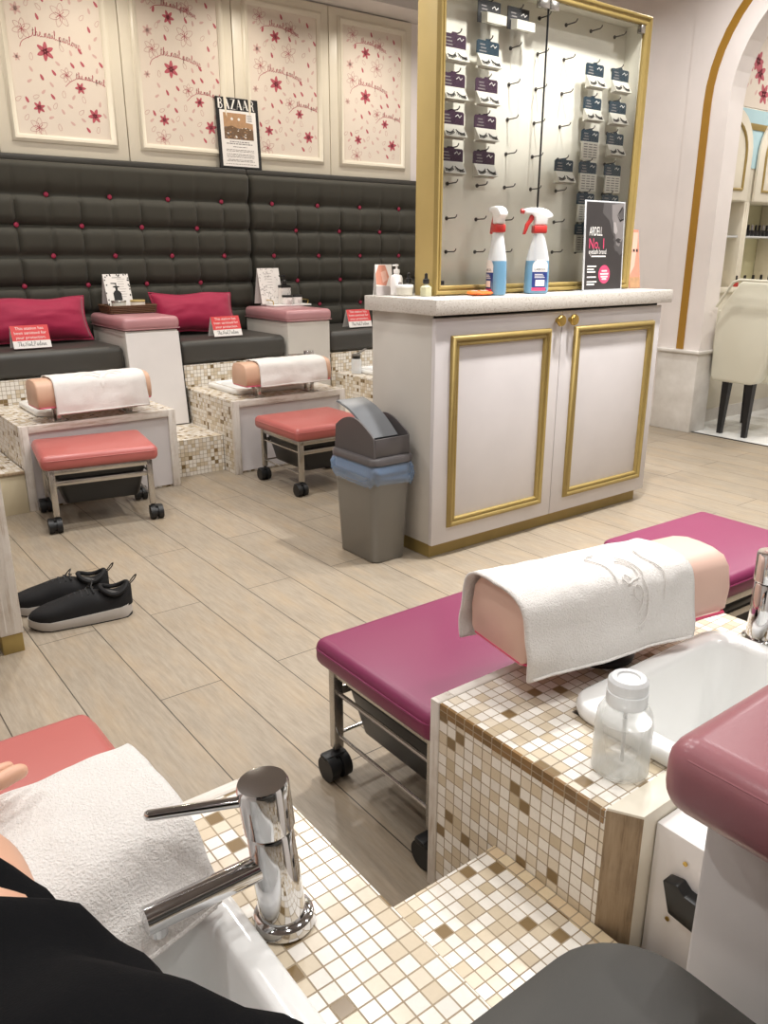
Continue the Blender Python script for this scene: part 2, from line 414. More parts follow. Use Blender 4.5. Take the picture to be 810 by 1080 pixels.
# ------------------------------------------------------------------ object helpers
WM = {}
def finish(name, bm, mats, smooth=38):
    me = bpy.data.meshes.new(name); bm.to_mesh(me); bm.free()
    for m in (mats if isinstance(mats, (list, tuple)) else [mats]): me.materials.append(M[m] if isinstance(m, str) else m)
    if smooth:
        me.polygons.foreach_set('use_smooth', [True]*len(me.polygons)); me.set_sharp_from_angle(angle=math.radians(smooth))
    me.update()
    o = bpy.data.objects.new(name, me); COL.objects.link(o); return o
def tag(o, label=None, cat=None, group=None, kind=None):
    if label: o['label'] = label
    if cat: o['category'] = cat
    if group: o['group'] = group
    if kind: o['kind'] = kind
    return o
def thing(name, label, cat, loc=(0, 0, 0), rz=0, group=None, rot=None):
    o = bpy.data.objects.new(name, None); COL.objects.link(o); o.empty_display_size = .1
    o.location = loc; o.rotation_euler = rot or (0, 0, rz)
    WM[o] = Matrix.LocRotScale(V(loc), o.rotation_euler, None)
    return tag(o, label, cat, group)
def part(name, bm, mats, parent, local=False, smooth=38, label=None):
    """a child mesh; world-space bmesh unless local"""
    w = WM[parent]
    if not local: bmesh.ops.transform(bm, matrix=w.inverted(), verts=bm.verts)
    o = finish(name, bm, mats, smooth); o.parent = parent; WM[o] = w
    if label: o['label'] = label
    return o
def solo(name, bm, mats, label, cat, group=None, smooth=38, kind=None, local=False, loc=None, rz=0):
    """a top-level thing that is one mesh"""
    if not local:
        xs = [v.co for v in bm.verts]
        c = V(((min(v.x for v in xs)+max(v.x for v in xs))/2, (min(v.y for v in xs)+max(v.y for v in xs))/2, min(v.z for v in xs)))
        bmesh.ops.translate(bm, vec=-c, verts=bm.verts)
    else: c = V(loc or (0, 0, 0))
    o = finish(name, bm, mats, smooth); o.location = c; o.rotation_euler = (0, 0, rz)
    WM[o] = Matrix.LocRotScale(c, o.rotation_euler, None)
    return tag(o, label, cat, group, kind)
def struct(name, bm, mats, smooth=38, parent=None):
    o = finish(name, bm, mats, smooth); o['kind'] = 'structure'
    WM[o] = Matrix()
    if parent: o.parent = parent
    return o
def dup(root, loc, rz=None, label=None, swap=None):
    def cp(o, par):
        c = o.copy(); COL.objects.link(c)
        if par is not None: c.parent = par
        for ch in [x for x in KIDS(o)]: cp(ch, c)
        return c
    KIDS = lambda o: list(o.children)
    c = cp(root, None); c.location = loc
    if rz is not None: c.rotation_euler = (0, 0, rz)
    if label: c['label'] = label
    return c
def swapmat(root, a, b):
    """give a copied thing (and parts) its own mesh in another colour"""
    for o in [root]+[x for x in root.children]+[y for x in root.children for y in x.children]:
        if o.type == 'MESH' and M[a].name in [m.name for m in o.data.materials]:
            o.data = o.data.copy()
            for i, m in enumerate(o.data.materials):
                if m.name == M[a].name: o.data.materials[i] = M[b]

# ================================================================== SETTING
EYE = 1.15
bm = nb(); box(bm, -1.6, 4.87, -1.3, 5.3, -.03, 0); struct('floor', bm, 'floor', 0)
bm = nb(); box(bm, 4.872, 7.4, -1.3, 5.3, -.03, 0); struct('floor_salon', bm, 'marble', 0)
bm = nb(); box(bm, 4.862, 4.882, -1.3, 2.95, -.012, .003); struct('trim_1', bm, 'dark', 0)
bm = nb(); box(bm, -1.7, 4.85, 5.125, 5.3, -.02, 2.95); struct('wall_back', bm, 'wall', 0)
bm = nb(); box(bm, -1.75, -1.6, -1.3, 5.3, -.02, 2.95); struct('wall_left', bm, 'wall', 0)
bm = nb(); box(bm, -1.75, 7.4, -1.45, -1.3, -.02, 2.95); struct('wall_front', bm, 'wall', 0)
bm = nb(); box(bm, 7.4, 7.5, -1.45, 5.3, -.02, 2.95); struct('wall_salon', bm, 'wall', 0)
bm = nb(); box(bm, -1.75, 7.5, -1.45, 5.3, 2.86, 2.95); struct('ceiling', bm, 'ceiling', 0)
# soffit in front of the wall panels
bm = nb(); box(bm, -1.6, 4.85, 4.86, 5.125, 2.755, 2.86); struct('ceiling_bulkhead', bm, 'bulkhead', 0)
bm = nb(); box(bm, -1.6, 4.85, -1.3, -.62, 0, 1.6); struct('wall_front_upholstery', bm, 'fabric', 0)  # unseen backrest block on the viewer's side, added for dark reflections in the chrome

# right wall with the arched opening (plane x = 4.85)
XW = 4.852
def archpts(yc, r, zs, n=26):
    return [(yc+r*math.cos(PI*i/n), zs+r*math.sin(PI*i/n)) for i in range(n+1)]
AY, AZ = 2.285, 2.03
bm = nb(); t = nb()
inner = [(2.957, 0.0)]+archpts(AY, .672, AZ)+[(1.613, 0.0)]
# wall: two jamb slabs and a spandrel above the arch
def wallslab(y0, y1, z0, z1): box(bm, XW, XW+.16, y0, y1, z0, z1)
wallslab(2.957, 3.25, -.02, 2.86); box(bm, XW+.007, XW+.16, 3.24, 5.3, -.02, 2.86); wallslab(-1.3, 1.613, -.02, 2.86)
ap = archpts(AY, .672, AZ)
for x0 in (XW, XW+.16):
    for (a, b), (c, d) in zip(ap, ap[1:]): poly(bm, [(x0, a, b), (x0, c, d), (x0, c, 2.86), (x0, a, 2.86)])
for (a, b), (c, d) in zip(ap, ap[1:]): poly(bm, [(XW, a, b), (XW+.16, a, b), (XW+.16, c, d), (XW, c, d)])
struct('wall_right', bm, 'wall', 30)
# gold inlay strip round the arch
bm = nb(); prof = []
R0, R1 = .79, .842
A = [(AY+R0, .548)]+archpts(AY, R0, AZ)+[(AY-R0, .548)]
B = [(AY+R1, .548)]+archpts(AY, R1, AZ)+[(AY-R1, .548)]
loft(bm, [[(XW-.006, a[0], a[1]), (XW-.006, b[0], b[1]), (XW+.004, b[0], b[1]), (XW+.004, a[0], a[1])] for a, b in zip(A, B)])
struct('trim_2', bm, 'goldstrip', 30)
# marble plinth and ledge at the foot of the pier
bm = nb(); box(bm, XW-.02, XW+.165, 2.95, 3.252, 0, .525, .004); struct('trim_3', bm, 'marblewhite')
bm = nb(); box(bm, XW-.034, XW+.175, 2.935, 3.262, .525, .545, .004); struct('trim_4', bm, 'marblewhite')
bm = nb(); box(bm, XW-.006, XW+.0065, 3.253, 5.12, 0, .12, .003); box(bm, XW-.0, XW+.0065, 3.253, 5.12, .12, .13); struct('baseboard_right', bm, 'marblewhite')

# ================================================================== WALL PANELS with printed wallpaper
PX = [.47, 1.2, 1.935, 2.666, 3.396, 4.126]
OUTF = [(.408, 2.414, .058), (.194, 2.319, .05), (.408, 2.117, .036), (.225, 1.832, .05), (.2, 2.6, .05), (.43, 2.56, .045)]
STEM = [[(.173, 2.23), (.19, 2.262), (.245, 2.292)], [(.396, 2.058), (.427, 2.086), (.46, 2.104)], [(.2, 2.53), (.23, 2.55), (.27, 2.556)]]
SOLF = [(.305, 2.223, .046, 0), (.479, 2.058, .03, 0), (.238, 1.937, .031, 0), (.547, 1.92, .038, 0), (.173, 2.413, .03, 1), (.15, 2.179, .02, 1), (.31, 2.5, .036, 0)]
DRK = [(.281, 2.39), (.56, 2.365), (.496, 2.248), (.446, 2.171), (.503, 2.184), (.339, 2.122), (.271, 2.092), (.177, 1.971), (.319, 1.999), (.501, 1.842), (.61, 2.193), (.612, 2.499), (.22, 2.53), (.42, 2.5), (.36, 2.62), (.56, 2.6)]
LGT = [(.571, 2.459), (.217, 2.127), (.32, 2.06), (.412, 1.958), (.367, 1.926), (.415, 1.869), (.299, 1.89), (.584, 2.159), (.578, 2.234), (.444, 2.233), (.365, 2.171), (.203, 2.067), (.583, 1.984), (.593, 2.323), (.555, 2.276), (.466, 2.49), (.526, 2.504), (.271, 2.019), (.436, 2.007), (.478, 1.892), (.605, 1.926), (.159, 1.93), (.291, 1.938), (.25, 2.47), (.5, 2.62), (.16, 2.56)]
OUTP = [(.232, 2.449), (.293, 2.439), (.525, 2.419), (.61, 2.401), (.395, 2.251), (.226, 2.19), (.382, 2.017), (.492, 2.0), (.228, 1.99), (.327, 1.952), (.165, 1.881), (.34, 1.843), (.471, 1.932), (.558, 1.846), (.132, 1.972), (.39, 2.57), (.58, 2.54)]
def petal(cx, cz, L, W, a, y, bm, mi, ringw=0):
    pts = []
    for i in range(10):
        t = 2*PI*i/10; u = math.cos(t)*L/2; v = math.sin(t)*W/2*(1-.25*math.cos(t))
        pts.append((cx+u*math.cos(a)-v*math.sin(a), cz+u*math.sin(a)+v*math.cos(a)))
    if ringw:
        ribbon(bm, pts+pts[:2], ringw, lambda p, q: (p, y, q), mi)
    else: poly(bm, [(p, y, q) for p, q in pts], mi)
def wallpaper(x0, y):
    rr = random.Random(5)
    bm = nb(); box(bm, x0+.1, x0+.642, y, y+.004, 1.785, 2.665); e = y-.0006; e2 = y-.0009; lo, hi = .105, .635
    for (a, b) in LGT: petal(x0+a, b, .031, .014, rr.uniform(-1.2, 1.2)+1.5, e, bm, 2)
    for (a, b) in DRK: petal(x0+a, b, .034, .015, rr.choice((1.9, 2.2, 2.0, 1.3)), e, bm, 1)
    for (a, b) in OUTP: petal(x0+a, b, .036, .018, rr.uniform(.3, 2.4), e, bm, 3, .0016)
    for a, b, r, k in SOLF:
        off = rr.uniform(0, 6)
        for i in range(6): petal(x0+a+r*.55*math.cos(off+i*1.05), b+r*.55*math.sin(off+i*1.05), r*1.05, r*.5, off+i*1.05, e2, bm, 2 if k else 1)
    for a, b, r in OUTF:
        for i in range(6):
            an = .5+i*.98
            petal(x0+a+r*.55*math.cos(an), b+r*.55*math.sin(an), r*1.0, r*.55, an, e, bm, 3, .0018)
            ribbon(bm, [(x0+a, b), (x0+a+r*.5*math.cos(an+.2), b+r*.5*math.sin(an+.2))], .0022, lambda p, q: (p, e2, q), 1)
    for s, (ax, az, sc) in zip(STEM, ((.245, 2.292, .0235), (.46, 2.104, .0185), (.27, 2.556, .02))):
        ribbon(bm, [(x0+p, q) for p, q in catmull(s, 5)], .003, lambda p, q: (p, e2, q), 1)
        # the script runs on from the stem and sags at its end
        L = script_len('the nail parlour', sc, 1.05)
        def to3(p, q, ax=ax, az=az, L=L): return (x0+ax+p, e2, az+q-.02*(p/L)**2*2.0+.004*math.sin(p/L*3))
        lim = hi-ax
        txt = 'the nail parlour'
        while script_len(txt, sc, 1.05) > lim: txt = txt[:-1]
        script(bm, txt, sc, to3, .0027, 1, 1.05)
    return bm
PLAB = ['flowered wall panel at the very edge, left of the panel above the wicker tray',
        'flowered wall panel above the first crimson cushion and wicker tray',
        'flowered wall panel just left of the framed magazine cover',
        'flowered wall panel just right of the framed magazine cover',
        'flowered wall panel next to the gold display case, last in the row']
for i in range(5):
    x0 = PX[i]; x1 = PX[i+1]
    t = thing('wall_panel', PLAB[i], 'wall panel', ((x0+x1)/2, 5.125, 1.69), 0, 'flowered panels above the banquette')
    bm = nb(); box(bm, x0+.003, x1-.003, 5.1, 5.124, 1.69, 2.745, .003)
    part('door_board', bm, 'cream', t)
    bm = nb(); ring(bm, x0+.112, x0+.628, 1.797, 2.652, 5.1, [(0, 0), (0, .008), (.008, .012), (.014, .02), (.026, .022), (.03, .014), (.04, .01), (.044, 0)])
    part('moulding', bm, 'cream', t, smooth=50)
    part('wallpaper', wallpaper(x0, 5.0975), ['paper', 'petald', 'petall', 'petalo'], t, smooth=0)

# ================================================================== BANQUETTE
def backrest(x0, x1, off, name_label):
    t = thing('banquette_backrest', name_label, 'backrest', ((x0+x1)/2, 5.07, .6), 0, 'tufted banquette backrests')
    bm = nb(); q = nb()
    P, Hh = .365, .1675
    zs = [.60+i*.0125 for i in range(int((1.652-.60)/.0125)+1)]+[1.652]
    nx = int((x1-x0)/.0125); xs = [x0+(x1-x0)*i/nx for i in range(nx+1)]
    btn = []
    def row(k): return 1.478-Hh*k
    for k in range(0, 6):
        o = off + (P/2 if k % 2 else 0)
        n0 = int((x0-o)/P)-1
        for n in range(n0, n0+14):
            xx = o+n*P
            if x0+.05 < xx < x1-.05: btn.append((xx, row(k)))
    grid = []
    for z in zs:
        r = []
        for x in xs:
            u = ((x-off)/(P/2)) % 1.0; a = abs(2*u-1)
            if z > 1.478: v = None; b = max(0, (z-1.478)/(1.652-1.478)); bul = (1-(1-b)**5)*(1-.35*a**8*(1-b))*(.9)
            else:
                v = ((1.478-z)/Hh) % 1.0; b = abs(2*v-1); bul = (1-b**4)*(1-.62*a**10)
            y = 5.045-.042*bul
            for bx, bz in btn:
                d2 = (x-bx)**2+(z-bz)**2
                if d2 < .0064: y += .016*math.exp(-d2/.0009)
            e = min(x-x0, x1-x); 
            if e < .03: y += .045*(1-math.sqrt(max(0, 1-(1-e/.03)**2)))
            e = 1.652-z
            if e < .03: y += .04*(1-math.sqrt(max(0, 1-(1-e/.03)**2)))
            r.append(q.verts.new((x, y+.0015*noise.noise(V((x*9, z*9, 0))), z)))
        grid.append(r)
    for a, b in zip(grid, grid[1:]):
        for i in range(nx): q.faces.new((a[i], a[i+1], b[i+1], b[i]))
    # sides, top and back close the body
    top = grid[-1]; bt = [q.verts.new((v.co.x, 5.1, 1.652)) for v in top]
    for i in range(nx): q.faces.new((top[i], top[i+1], bt[i+1], bt[i]))
    for col in (0, -1):
        cl = [g[col] for g in grid]; bk = [q.verts.new((v.co.x, 5.1, v.co.z)) for v in cl]
        for i in range(len(cl)-1): q.faces.new((cl[i], cl[i+1], bk[i+1], bk[i]))
    bmesh.ops.recalc_face_normals(q, faces=q.faces)
    merge(bm, q, 0); part('tufted_pad', bm, 'fabric', t, smooth=80)
    bm = nb(); box(bm, x0, x1, 5.06, 5.118, 1.6525, 1.686, .006); part('top_rail', bm, 'seatfab', t)
    for bx, bz in btn:
        bm = nb(); ball(bm, (bx, 5.042, bz), .0145, (1, .55, 1), 10); part('button', bm, 'button', t)
    return t
backrest(.55, 2.699, 1.40, 'tufted dark backrest under the framed magazine, behind the two crimson cushions')
backrest(2.703, 4.45, 2.871, 'tufted dark backrest beyond the seam, running behind the white counter')

SX = [(.845, 1.556), (1.882, 2.596), (2.934, 3.65)]
SL = ['dark seat cushion in front of the first crimson cushion, left of the leaning board',
      'dark seat cushion between the leaning board and the armrest with the white tray',
      'dark seat cushion half hidden by the white counter']
BL = ['mosaic bench base under the seat nearest the photo edge, behind the first foot bath',
      'mosaic bench base under the middle seat, behind the second foot bath',
      'mosaic bench base under the seat half hidden by the white counter']
for i, (a, b) in enumerate(SX):
    bm = nb(); box(bm, a, b, 4.445, 4.995, .531, .667, .035, 4)
    for v in bm.verts:
        if v.co.z > .66: v.co.z += .012*math.sin(PI*(v.co.x-a)/(b-a))
    solo('seat_cushion', bm, 'seatfab', SL[i], 'seat cushion', 'banquette seat cushions')
    bm = nb(); box(bm, a, b, 4.441, 5.0, 0, .53); solo('bench_base', bm, 'mosaic', BL[i], 'bench base', 'mosaic bench bases', 0)

def armrest(x0, x1, label, zb=0):
    t = thing('armrest_box', label, 'armrest', ((x0+x1)/2, 4.72, zb), 0, 'padded armrests between the stations')
    bm = nb(); box(bm, x0+.006, x1-.006, 4.441, 4.99, zb, .742, .003); part('box_body', bm, 'putty', t)
    bm = nb(); box(bm, x0-.008, x1+.008, 4.425, 4.995, .743, .818, .028, 4)
    part('padded_top', bm, 'mauve', t)
    bm = nb()
    for z in (.752,): tube(bm, [(x0-.004, 4.99, z), (x0-.0085, 4.46, z), (x0-.004, 4.43, z), (x0+.03, 4.4235, z), (x1-.03, 4.4235, z), (x1+.004, 4.43, z), (x1+.0085, 4.46, z), (x1+.004, 4.99, z)], .0025, 6)
    part('piping', bm, 'mauve', t)
    return t
armrest(1.56, 1.878, 'mauve topped white armrest carrying the wicker tray', 0)
armrest(2.602, 2.928, 'mauve topped white armrest carrying the white tray', 0)

t = thing('leaning_board', 'blank white board leaning against the armrest under the wicker tray', 'board', (1.72, 4.37, .2))
Mx = Matrix.Translation((1.72, 4.375, .2005)) @ Matrix.Rotation(-math.atan(.056/.53), 4, 'X')
bm = nb(); box(bm, -.158, .152, -.004, .004, .004, .535, .001, 1, 0, Mx); part('white_face', bm, 'whiteboard', t)
bm = nb(); box(bm, .152, .158, -.0045, .0045, 0, .53, 0, 1, 0, Mx); box(bm, -.158, .158, -.0045, .0045, 0, .0038, 0, 1, 0, Mx); part('edge_strip', bm, 'black', t, label='black edge strip')

# ================================================================== FOOT BATH PLINTHS (front faces the aisle)
def plinth(x0, x1, yf, yb, label, sgn, edge=False):
    """sgn -1: front faces -y (far row); +1: front faces +y (near row)"""
    H = .403
    t = thing('foot_bath_plinth', label, 'foot bath plinth', ((x0+x1)/2, (yf+yb)/2, 0), 0, 'mosaic foot bath plinths')
    y0, y1 = sorted((yf-sgn*.022, yb))
    bm = nb(); box(bm, x0, x1, y0, y1, 0, H); part('tiled_body', bm, 'mosaic', t, smooth=0)
    a, b = sorted((yf, yf-sgn*.0215)); w = .036
    bm = nb()
    box(bm, x0-.003, x0+w, a, b, 0, H+.001, .002); part('frame_post', bm, 'washed', t)
    bm = nb(); box(bm, x1-w, x1+.003, a, b, 0, H+.001, .002); part('frame_post', bm, 'washed', t)
    bm = nb(); box(bm, x0+w, x1-w, a, b, H-.034, H+.001, .002); part('top_rail', bm, 'washedrail', t)
    a2, b2 = sorted((yf-sgn*.013, yf-sgn*.0215))
    bm = nb(); box(bm, x0+w, x1-w, a2, b2, .012, H-.034); part('front_panel', bm, 'white', t)
    if edge:
        bm = nb(); box(bm, x0-.0015, x0+.004, y0+.002, y1-.002, .3815, .4035); part('edge_tile_row', bm, 'mosaic_brown', t, smooth=0, label='brown edge tiles')
    return t
plinth(.817, 1.561, 3.819, 4.438, 'mosaic foot bath plinth behind the coral stool nearest the shoes', -1)
plinth(1.893, 2.618, 3.829, 4.438, 'mosaic foot bath plinth behind the coral stool next to the grey bin', -1)
plinth(2.96, 3.69, 3.83, 4.438, 'mosaic foot bath plinth mostly hidden by the white counter', -1)
plinth(-.275, .467, .932, .325, 'mosaic foot bath plinth under the closest chrome tap', 1)
plinth(.812, 1.55, .93, .552, 'mosaic foot bath plinth behind the near magenta stool, with clear pump bottle', 1, True)

def step(x0, x1, y0, y1, z, label, m='mosaic'):
    bm = nb(); box(bm, x0, x1, y0, y1, 0, z); return solo('tiled_step', bm, m, label, 'step', 'tiled steps between the stations', 0)
step(1.5645, 1.889, 3.97, 4.435, .2, 'mosaic step below the leaning white board')
step(2.622, 2.955, 3.97, 4.435, .2, 'mosaic step right of the second foot bath, behind the stool and bin')
t = thing('tiled_step', 'cream fronted step beside the first foot bath, behind the shoes', 'step', (.65, 4.1, 0), 0, 'tiled steps between the stations')
bm = nb(); box(bm, .45, .813, 3.828, 4.44, 0, .199); part('tiled_body', bm, 'mosaic', t, smooth=0)
bm = nb(); box(bm, .45, .812, 3.818, 3.8275, 0, .185, .001); part('cream_front', bm, 'creamtile', t)
bm = nb(); box(bm, .45, .812, 3.812, 3.8275, .186, .2, .002); part('edge_strip', bm, 'rawwood', t, label='brown worn edge strip')
t = thing('tiled_step', 'mosaic step between the two near foot baths, by the dark seat', 'step', (.64, .5, 0), 0, 'tiled steps between the stations')
bm = nb(); box(bm, .4685, .8105, .30, .76, 0, .2); part('tiled_body', bm, 'mosaic', t, smooth=0)
bm = nb(); box(bm, .7885, .811, .30, .759, .1995, .2032); part('edge_tile_row', bm, 'mosaic_beige', t, smooth=0, label='beige edge tiles')

# ================================================================== BASINS
def basin(x0, x1, y0, y1, zt, zr, label, depth=.24, rw=.04):
    t = thing('foot_basin', label, 'basin', ((x0+x1)/2, (y0+y1)/2, zr), 0, 'white foot basins')
    w, d = x1-x0, y1-y0; c = ((x0+x1)/2, (y0+y1)/2, 0)
    bm = nb()
    S_ = [(w-.012, d-.012, .05, zr), (w-.002, d-.002, .055, zr+.006), (w, d, .055, zt-.012), (w-.006, d-.006, .052, zt-.003), (w-.016, d-.016, .05, zt),
          (w-2*rw+.012, d-2*rw+.012, .05, zt), (w-2*rw+.002, d-2*rw+.002, .05, zt-.004), (w-2*rw-.004, d-2*rw-.004, .05, zt-.014),
          (w-2*rw-.03, d-2*rw-.03, .045, zt-depth+.035), (w-2*rw-.05, d-2*rw-.05, .045, zt-depth+.01), (w-2*rw-.10, d-2*rw-.10, .04, zt-depth)]
    rr_loft(bm, S_, c, 0, False, 7); 
    e = rrect(w-2*rw-.10, d-2*rw-.10, .04, 7); poly(bm, [(c[0]+p, c[1]+q, zt-depth) for p, q in e])
    bmesh.ops.remove_doubles(bm, verts=bm.verts, dist=1e-5)
    part('bowl', bm, 'porcelain', t, smooth=60)
    bm = nb(); lathe(bm, [(.028, 0), (.028, .003), (.02, .004), (.0, .004)], (c[0], c[1], zt-depth+.0005), 20); part('drain', bm, 'chrome', t)
    return t
# cut the basin wells out of the tiled tops: lower the tile under each bowl
def cut_well(plinth_t, x0, x1, y0, y1, depth):
    o = [c for c in plinth_t.children if c.name.startswith('tiled_body')][0]
    w = WM[plinth_t]; inv = w.inverted()
    bm = nb(); bm.from_mesh(o.data); bmesh.ops.transform(bm, matrix=w, verts=bm.verts)
    xs = [v.co.x for v in bm.verts]; ys = [v.co.y for v in bm.verts]; X0, X1, Y0, Y1 = min(xs), max(xs), min(ys), max(ys); bm.free()
    bm = nb(); H = .403
    y0c = max(y0, Y0+.004); y1c = min(y1, Y1-.004)
    box(bm, X0, x0, Y0, Y1, 0, H); box(bm, x1, X1, Y0, Y1, 0, H)
    if y0c-Y0 > .005: box(bm, x0, x1, Y0, y0c, 0, H)
    if Y1-y1c > .005: box(bm, x0, x1, y1c, Y1, 0, H)
    box(bm, x0, x1, y0c, y1c, 0, H-depth)
    bmesh.ops.remove_doubles(bm, verts=bm.verts, dist=1e-5)
    # drop the inner partition faces
    seen = {}
    for f in bm.faces:
        c = f.calc_center_median(); k = (round(c.x, 4), round(c.y, 4), round(c.z, 4)); seen.setdefault(k, []).append(f)
    kill = [f for v in seen.values() if len(v) > 1 for f in v]
    bmesh.ops.delete(bm, geom=kill, context='FACES_ONLY')
    bmesh.ops.transform(bm, matrix=inv, verts=bm.verts); bm.to_mesh(o.data); bm.free()
PL = [o for o in bpy.data.objects if o.name.startswith('foot_bath_plinth')]
BAS = [(.945, 1.45, 3.99, 4.40, 0, 'white foot basin behind the bolster beside the leaning board'),
       (2.0, 2.52, 3.99, 4.40, 1, 'white foot basin behind the bolster next to the grey bin'),
       (3.06, 3.58, 3.96, 4.40, 2, 'white foot basin whose corner shows beside the white counter'),
       (-.2, .312, .345, .757, 3, 'white foot basin under the spout of the closest chrome tap'),
       (.962, 1.425, .315, .762, 4, 'white foot basin behind the clear pump bottle')]
for x0, x1, y0, y1, k, lab in BAS:
    dep = .2
    cut_well(PL[k], x0+.012, x1-.012, y0+.012, y1-.012, dep+.02)
    basin(x0, x1, y0, y1, .432, .4035, lab, .03+dep)

# ================================================================== FOOTREST BOLSTERS AND TOWELS
def bolster_profile(W, Hh, off=0.0):
    """closed (y,z) outline, starting bottom front, going up and over; y<0 is the front"""
    p = [(-W/2+.012, 0), (-W/2, .012), (-W/2-.004, Hh*.45), (-W/2+.004, Hh*.78), (-W*.38, Hh*.93), (-W*.2, Hh*.99), (0, Hh), (W*.2, Hh*.99), (W*.38, Hh*.93), (W/2-.004, Hh*.78), (W/2+.004, Hh*.45), (W/2, .012), (W/2-.012, 0)]
    return p
def footrest(cx, cy, z0, L, W, Hh, ang, label, swivel=False, small=False, vin='peach'):
    t = thing('footrest', label, 'footrest', (cx, cy, .403), ang, 'peach footrest bolsters')
    zb = z0-.403; pr = bolster_profile(W, Hh)
    bm = nb(); secs = []
    for u, s in ((-1, .95), (-.99, .985), (-.965, 1), (-.5, 1), (0, 1), (.5, 1), (.965, 1), (.99, .985), (1, .95)):
        secs.append([(u*L/2, y*s, zb+Hh/2+(z-Hh/2)*s) for y, z in pr])
    loft(bm, secs); part('cushion', bm, vin, t, True, 50)
    bm = nb(); w2, l2 = W/2-.004, L/2-.01; z = zb+.006
    tube(bm, [(-l2, -w2-.006, z), (l2, -w2-.006, z), (l2+.008, -w2+.01, z), (l2+.008, w2-.01, z), (l2, w2+.006, z), (-l2, w2+.006, z), (-l2-.008, w2-.01, z), (-l2-.008, -w2+.01, z), (-l2, -w2-.006, z)], .003, 6)
    part('piping', bm, 'pink', t, True, label='dark pink piping')
    if small:
        bm = nb(); lathe(bm, [(.034, 0), (.034, .008), (.026, .014), (.026, zb-.006), (.034, zb-.0005)], (0, 0, .0008), 24); part('swivel_base', bm, 'blackplastic', t, True)
    elif swivel:
        bm = nb(); lathe(bm, [(.066, 0), (.068, .008), (.062, .016), (.04, .022), (.04, zb-.016), (.075, zb-.006), (.075, zb-.0005)], (0, 0, .0008), 28); part('swivel_base', bm, 'blackplastic', t, True)
    else:
        for sx in (-1, 1):
            bm = nb(); x = sx*(L/2-.1)
            box(bm, x-.022, x+.022, -W*.28, W*.28, zb-.010, zb-.001, .002)
            for yy in (-W*.2, W*.2): box(bm, x-.009, x+.009, yy-.008, yy+.008, .001, zb-.008, .002)
            box(bm, x-.03, x+.03, -W*.32, W*.32, .0008, .007, .002)
            part('bracket', bm, 'steel', t, True)
    return t
def towel(cx, cy, z0, W, Hh, ang, xa, xb, fdrop, bdrop, label, seed, wave=.012, logo=None, thick=.005, flare=None):
    """terry towel draped over a bolster, local frame of the bolster"""
    pr = bolster_profile(W, Hh); path = [(y*1.0, z) for y, z in pr[2:-2]]
    front = [(-W/2-.008, -fdrop), (-W/2-.009, (Hh*.45-fdrop)*.5)] ; back = [(W/2+.009, (Hh*.45-bdrop)*.5), (W/2+.008, -bdrop)]
    pth = catmull(front+path+back, 5)
    nu = int((xb-xa)/.009)+1; nv = len(pth); q = nb(); g = []
    zb = z0
    for i in range(nu+1):
        u = i/nu; x = xa+(xb-xa)*u; r = []
        for j, (y, z) in enumerate(pth):
            v = j/(nv-1); k = min(1, abs(v-.5)*2)
            n1 = noise.noise(V((x*9+seed, v*5, seed))); n2 = noise.noise(V((x*26, v*13+seed, seed+4)))
            o = .0065+max(-.002, wave*k*(.5+.8*n1))+.0025*n2
            a = pth[max(j-1, 0)]; b = pth[min(j+1, nv-1)]; dy, dz = b[0]-a[0], b[1]-a[1]; h = math.hypot(dy, dz)
            ny, nz = -dz/h, dy/h
            ew = .006*n1*k*(1 if u > .5 else -1)
            fx = 0
            if flare: x2, y2, z2 = flare(u, v, x, y, z); 
            else: x2, y2, z2 = x, y, z
            r.append(q.verts.new((x2+ew+.008*math.sin(v*5+seed)*(u-.5), y2+ny*o, zb+z2+nz*o)))
        g.append(r)
    for a, b in zip(g, g[1:]):
        for j in range(nv-1): q.faces.new((a[j], b[j], b[j+1], a[j+1]))
    bmesh.ops.recalc_face_normals(q, faces=q.faces)
    bm = nb(); merge(bm, q, 0)
    # hems
    t = thing('towel', label, 'towel', (cx, cy, 0), ang, 'white towels over the footrests')
    o = part('terry_sheet', bm, 'towel', t, True, 180)
    md = o.modifiers.new('thickness', 'SOLIDIFY'); md.thickness = thick; md.offset = 0
    ed = nb()
    for line in ([g_ for g_ in range(nu+1)],):
        for j in (1, nv-2):
            pts = []
            for i in line:
                u = i/nu
                pts.append(o.data.vertices[i*nv+j].co.copy())
            nrm = -1 if j == 1 else 1
            tube(ed, [p+V((0, nrm*.0045, 0)) for p in pts[1:-1]], .0026, 6)
            part('stitched_hem', ed, 'towel', t, True); ed = nb()
    ed.free()
    if logo:
        lg = nb(); vt = o.data.vertices
        def surf(a, b):   # a along x, b along path -> point just above the cloth
            i = max(0, min(nu, (a-xa)/(xb-xa)*nu)); j = max(0, min(nv-1, b*(nv-1)))
            i0, j0 = min(int(i), nu-1), min(int(j), nv-2); fi, fj = i-i0, j-j0
            p = lambda ii, jj: vt[ii*nv+jj].co
            c = p(i0, j0)*(1-fi)*(1-fj)+p(i0+1, j0)*fi*(1-fj)+p(i0, j0+1)*(1-fi)*fj+p(i0+1, j0+1)*fi*fj
            y, z = c.y, c.z-zb-Hh*.4; h = math.hypot(y, z) or 1
            return c+V((0, y/h, z/h))*(thick+.0005)
        for st in logo: tube(lg, [surf(a, b) for a, b in catmull(st, 5)], .0013, 6)
        part('embossed_mark', lg, 'towel', t, True)
    return t
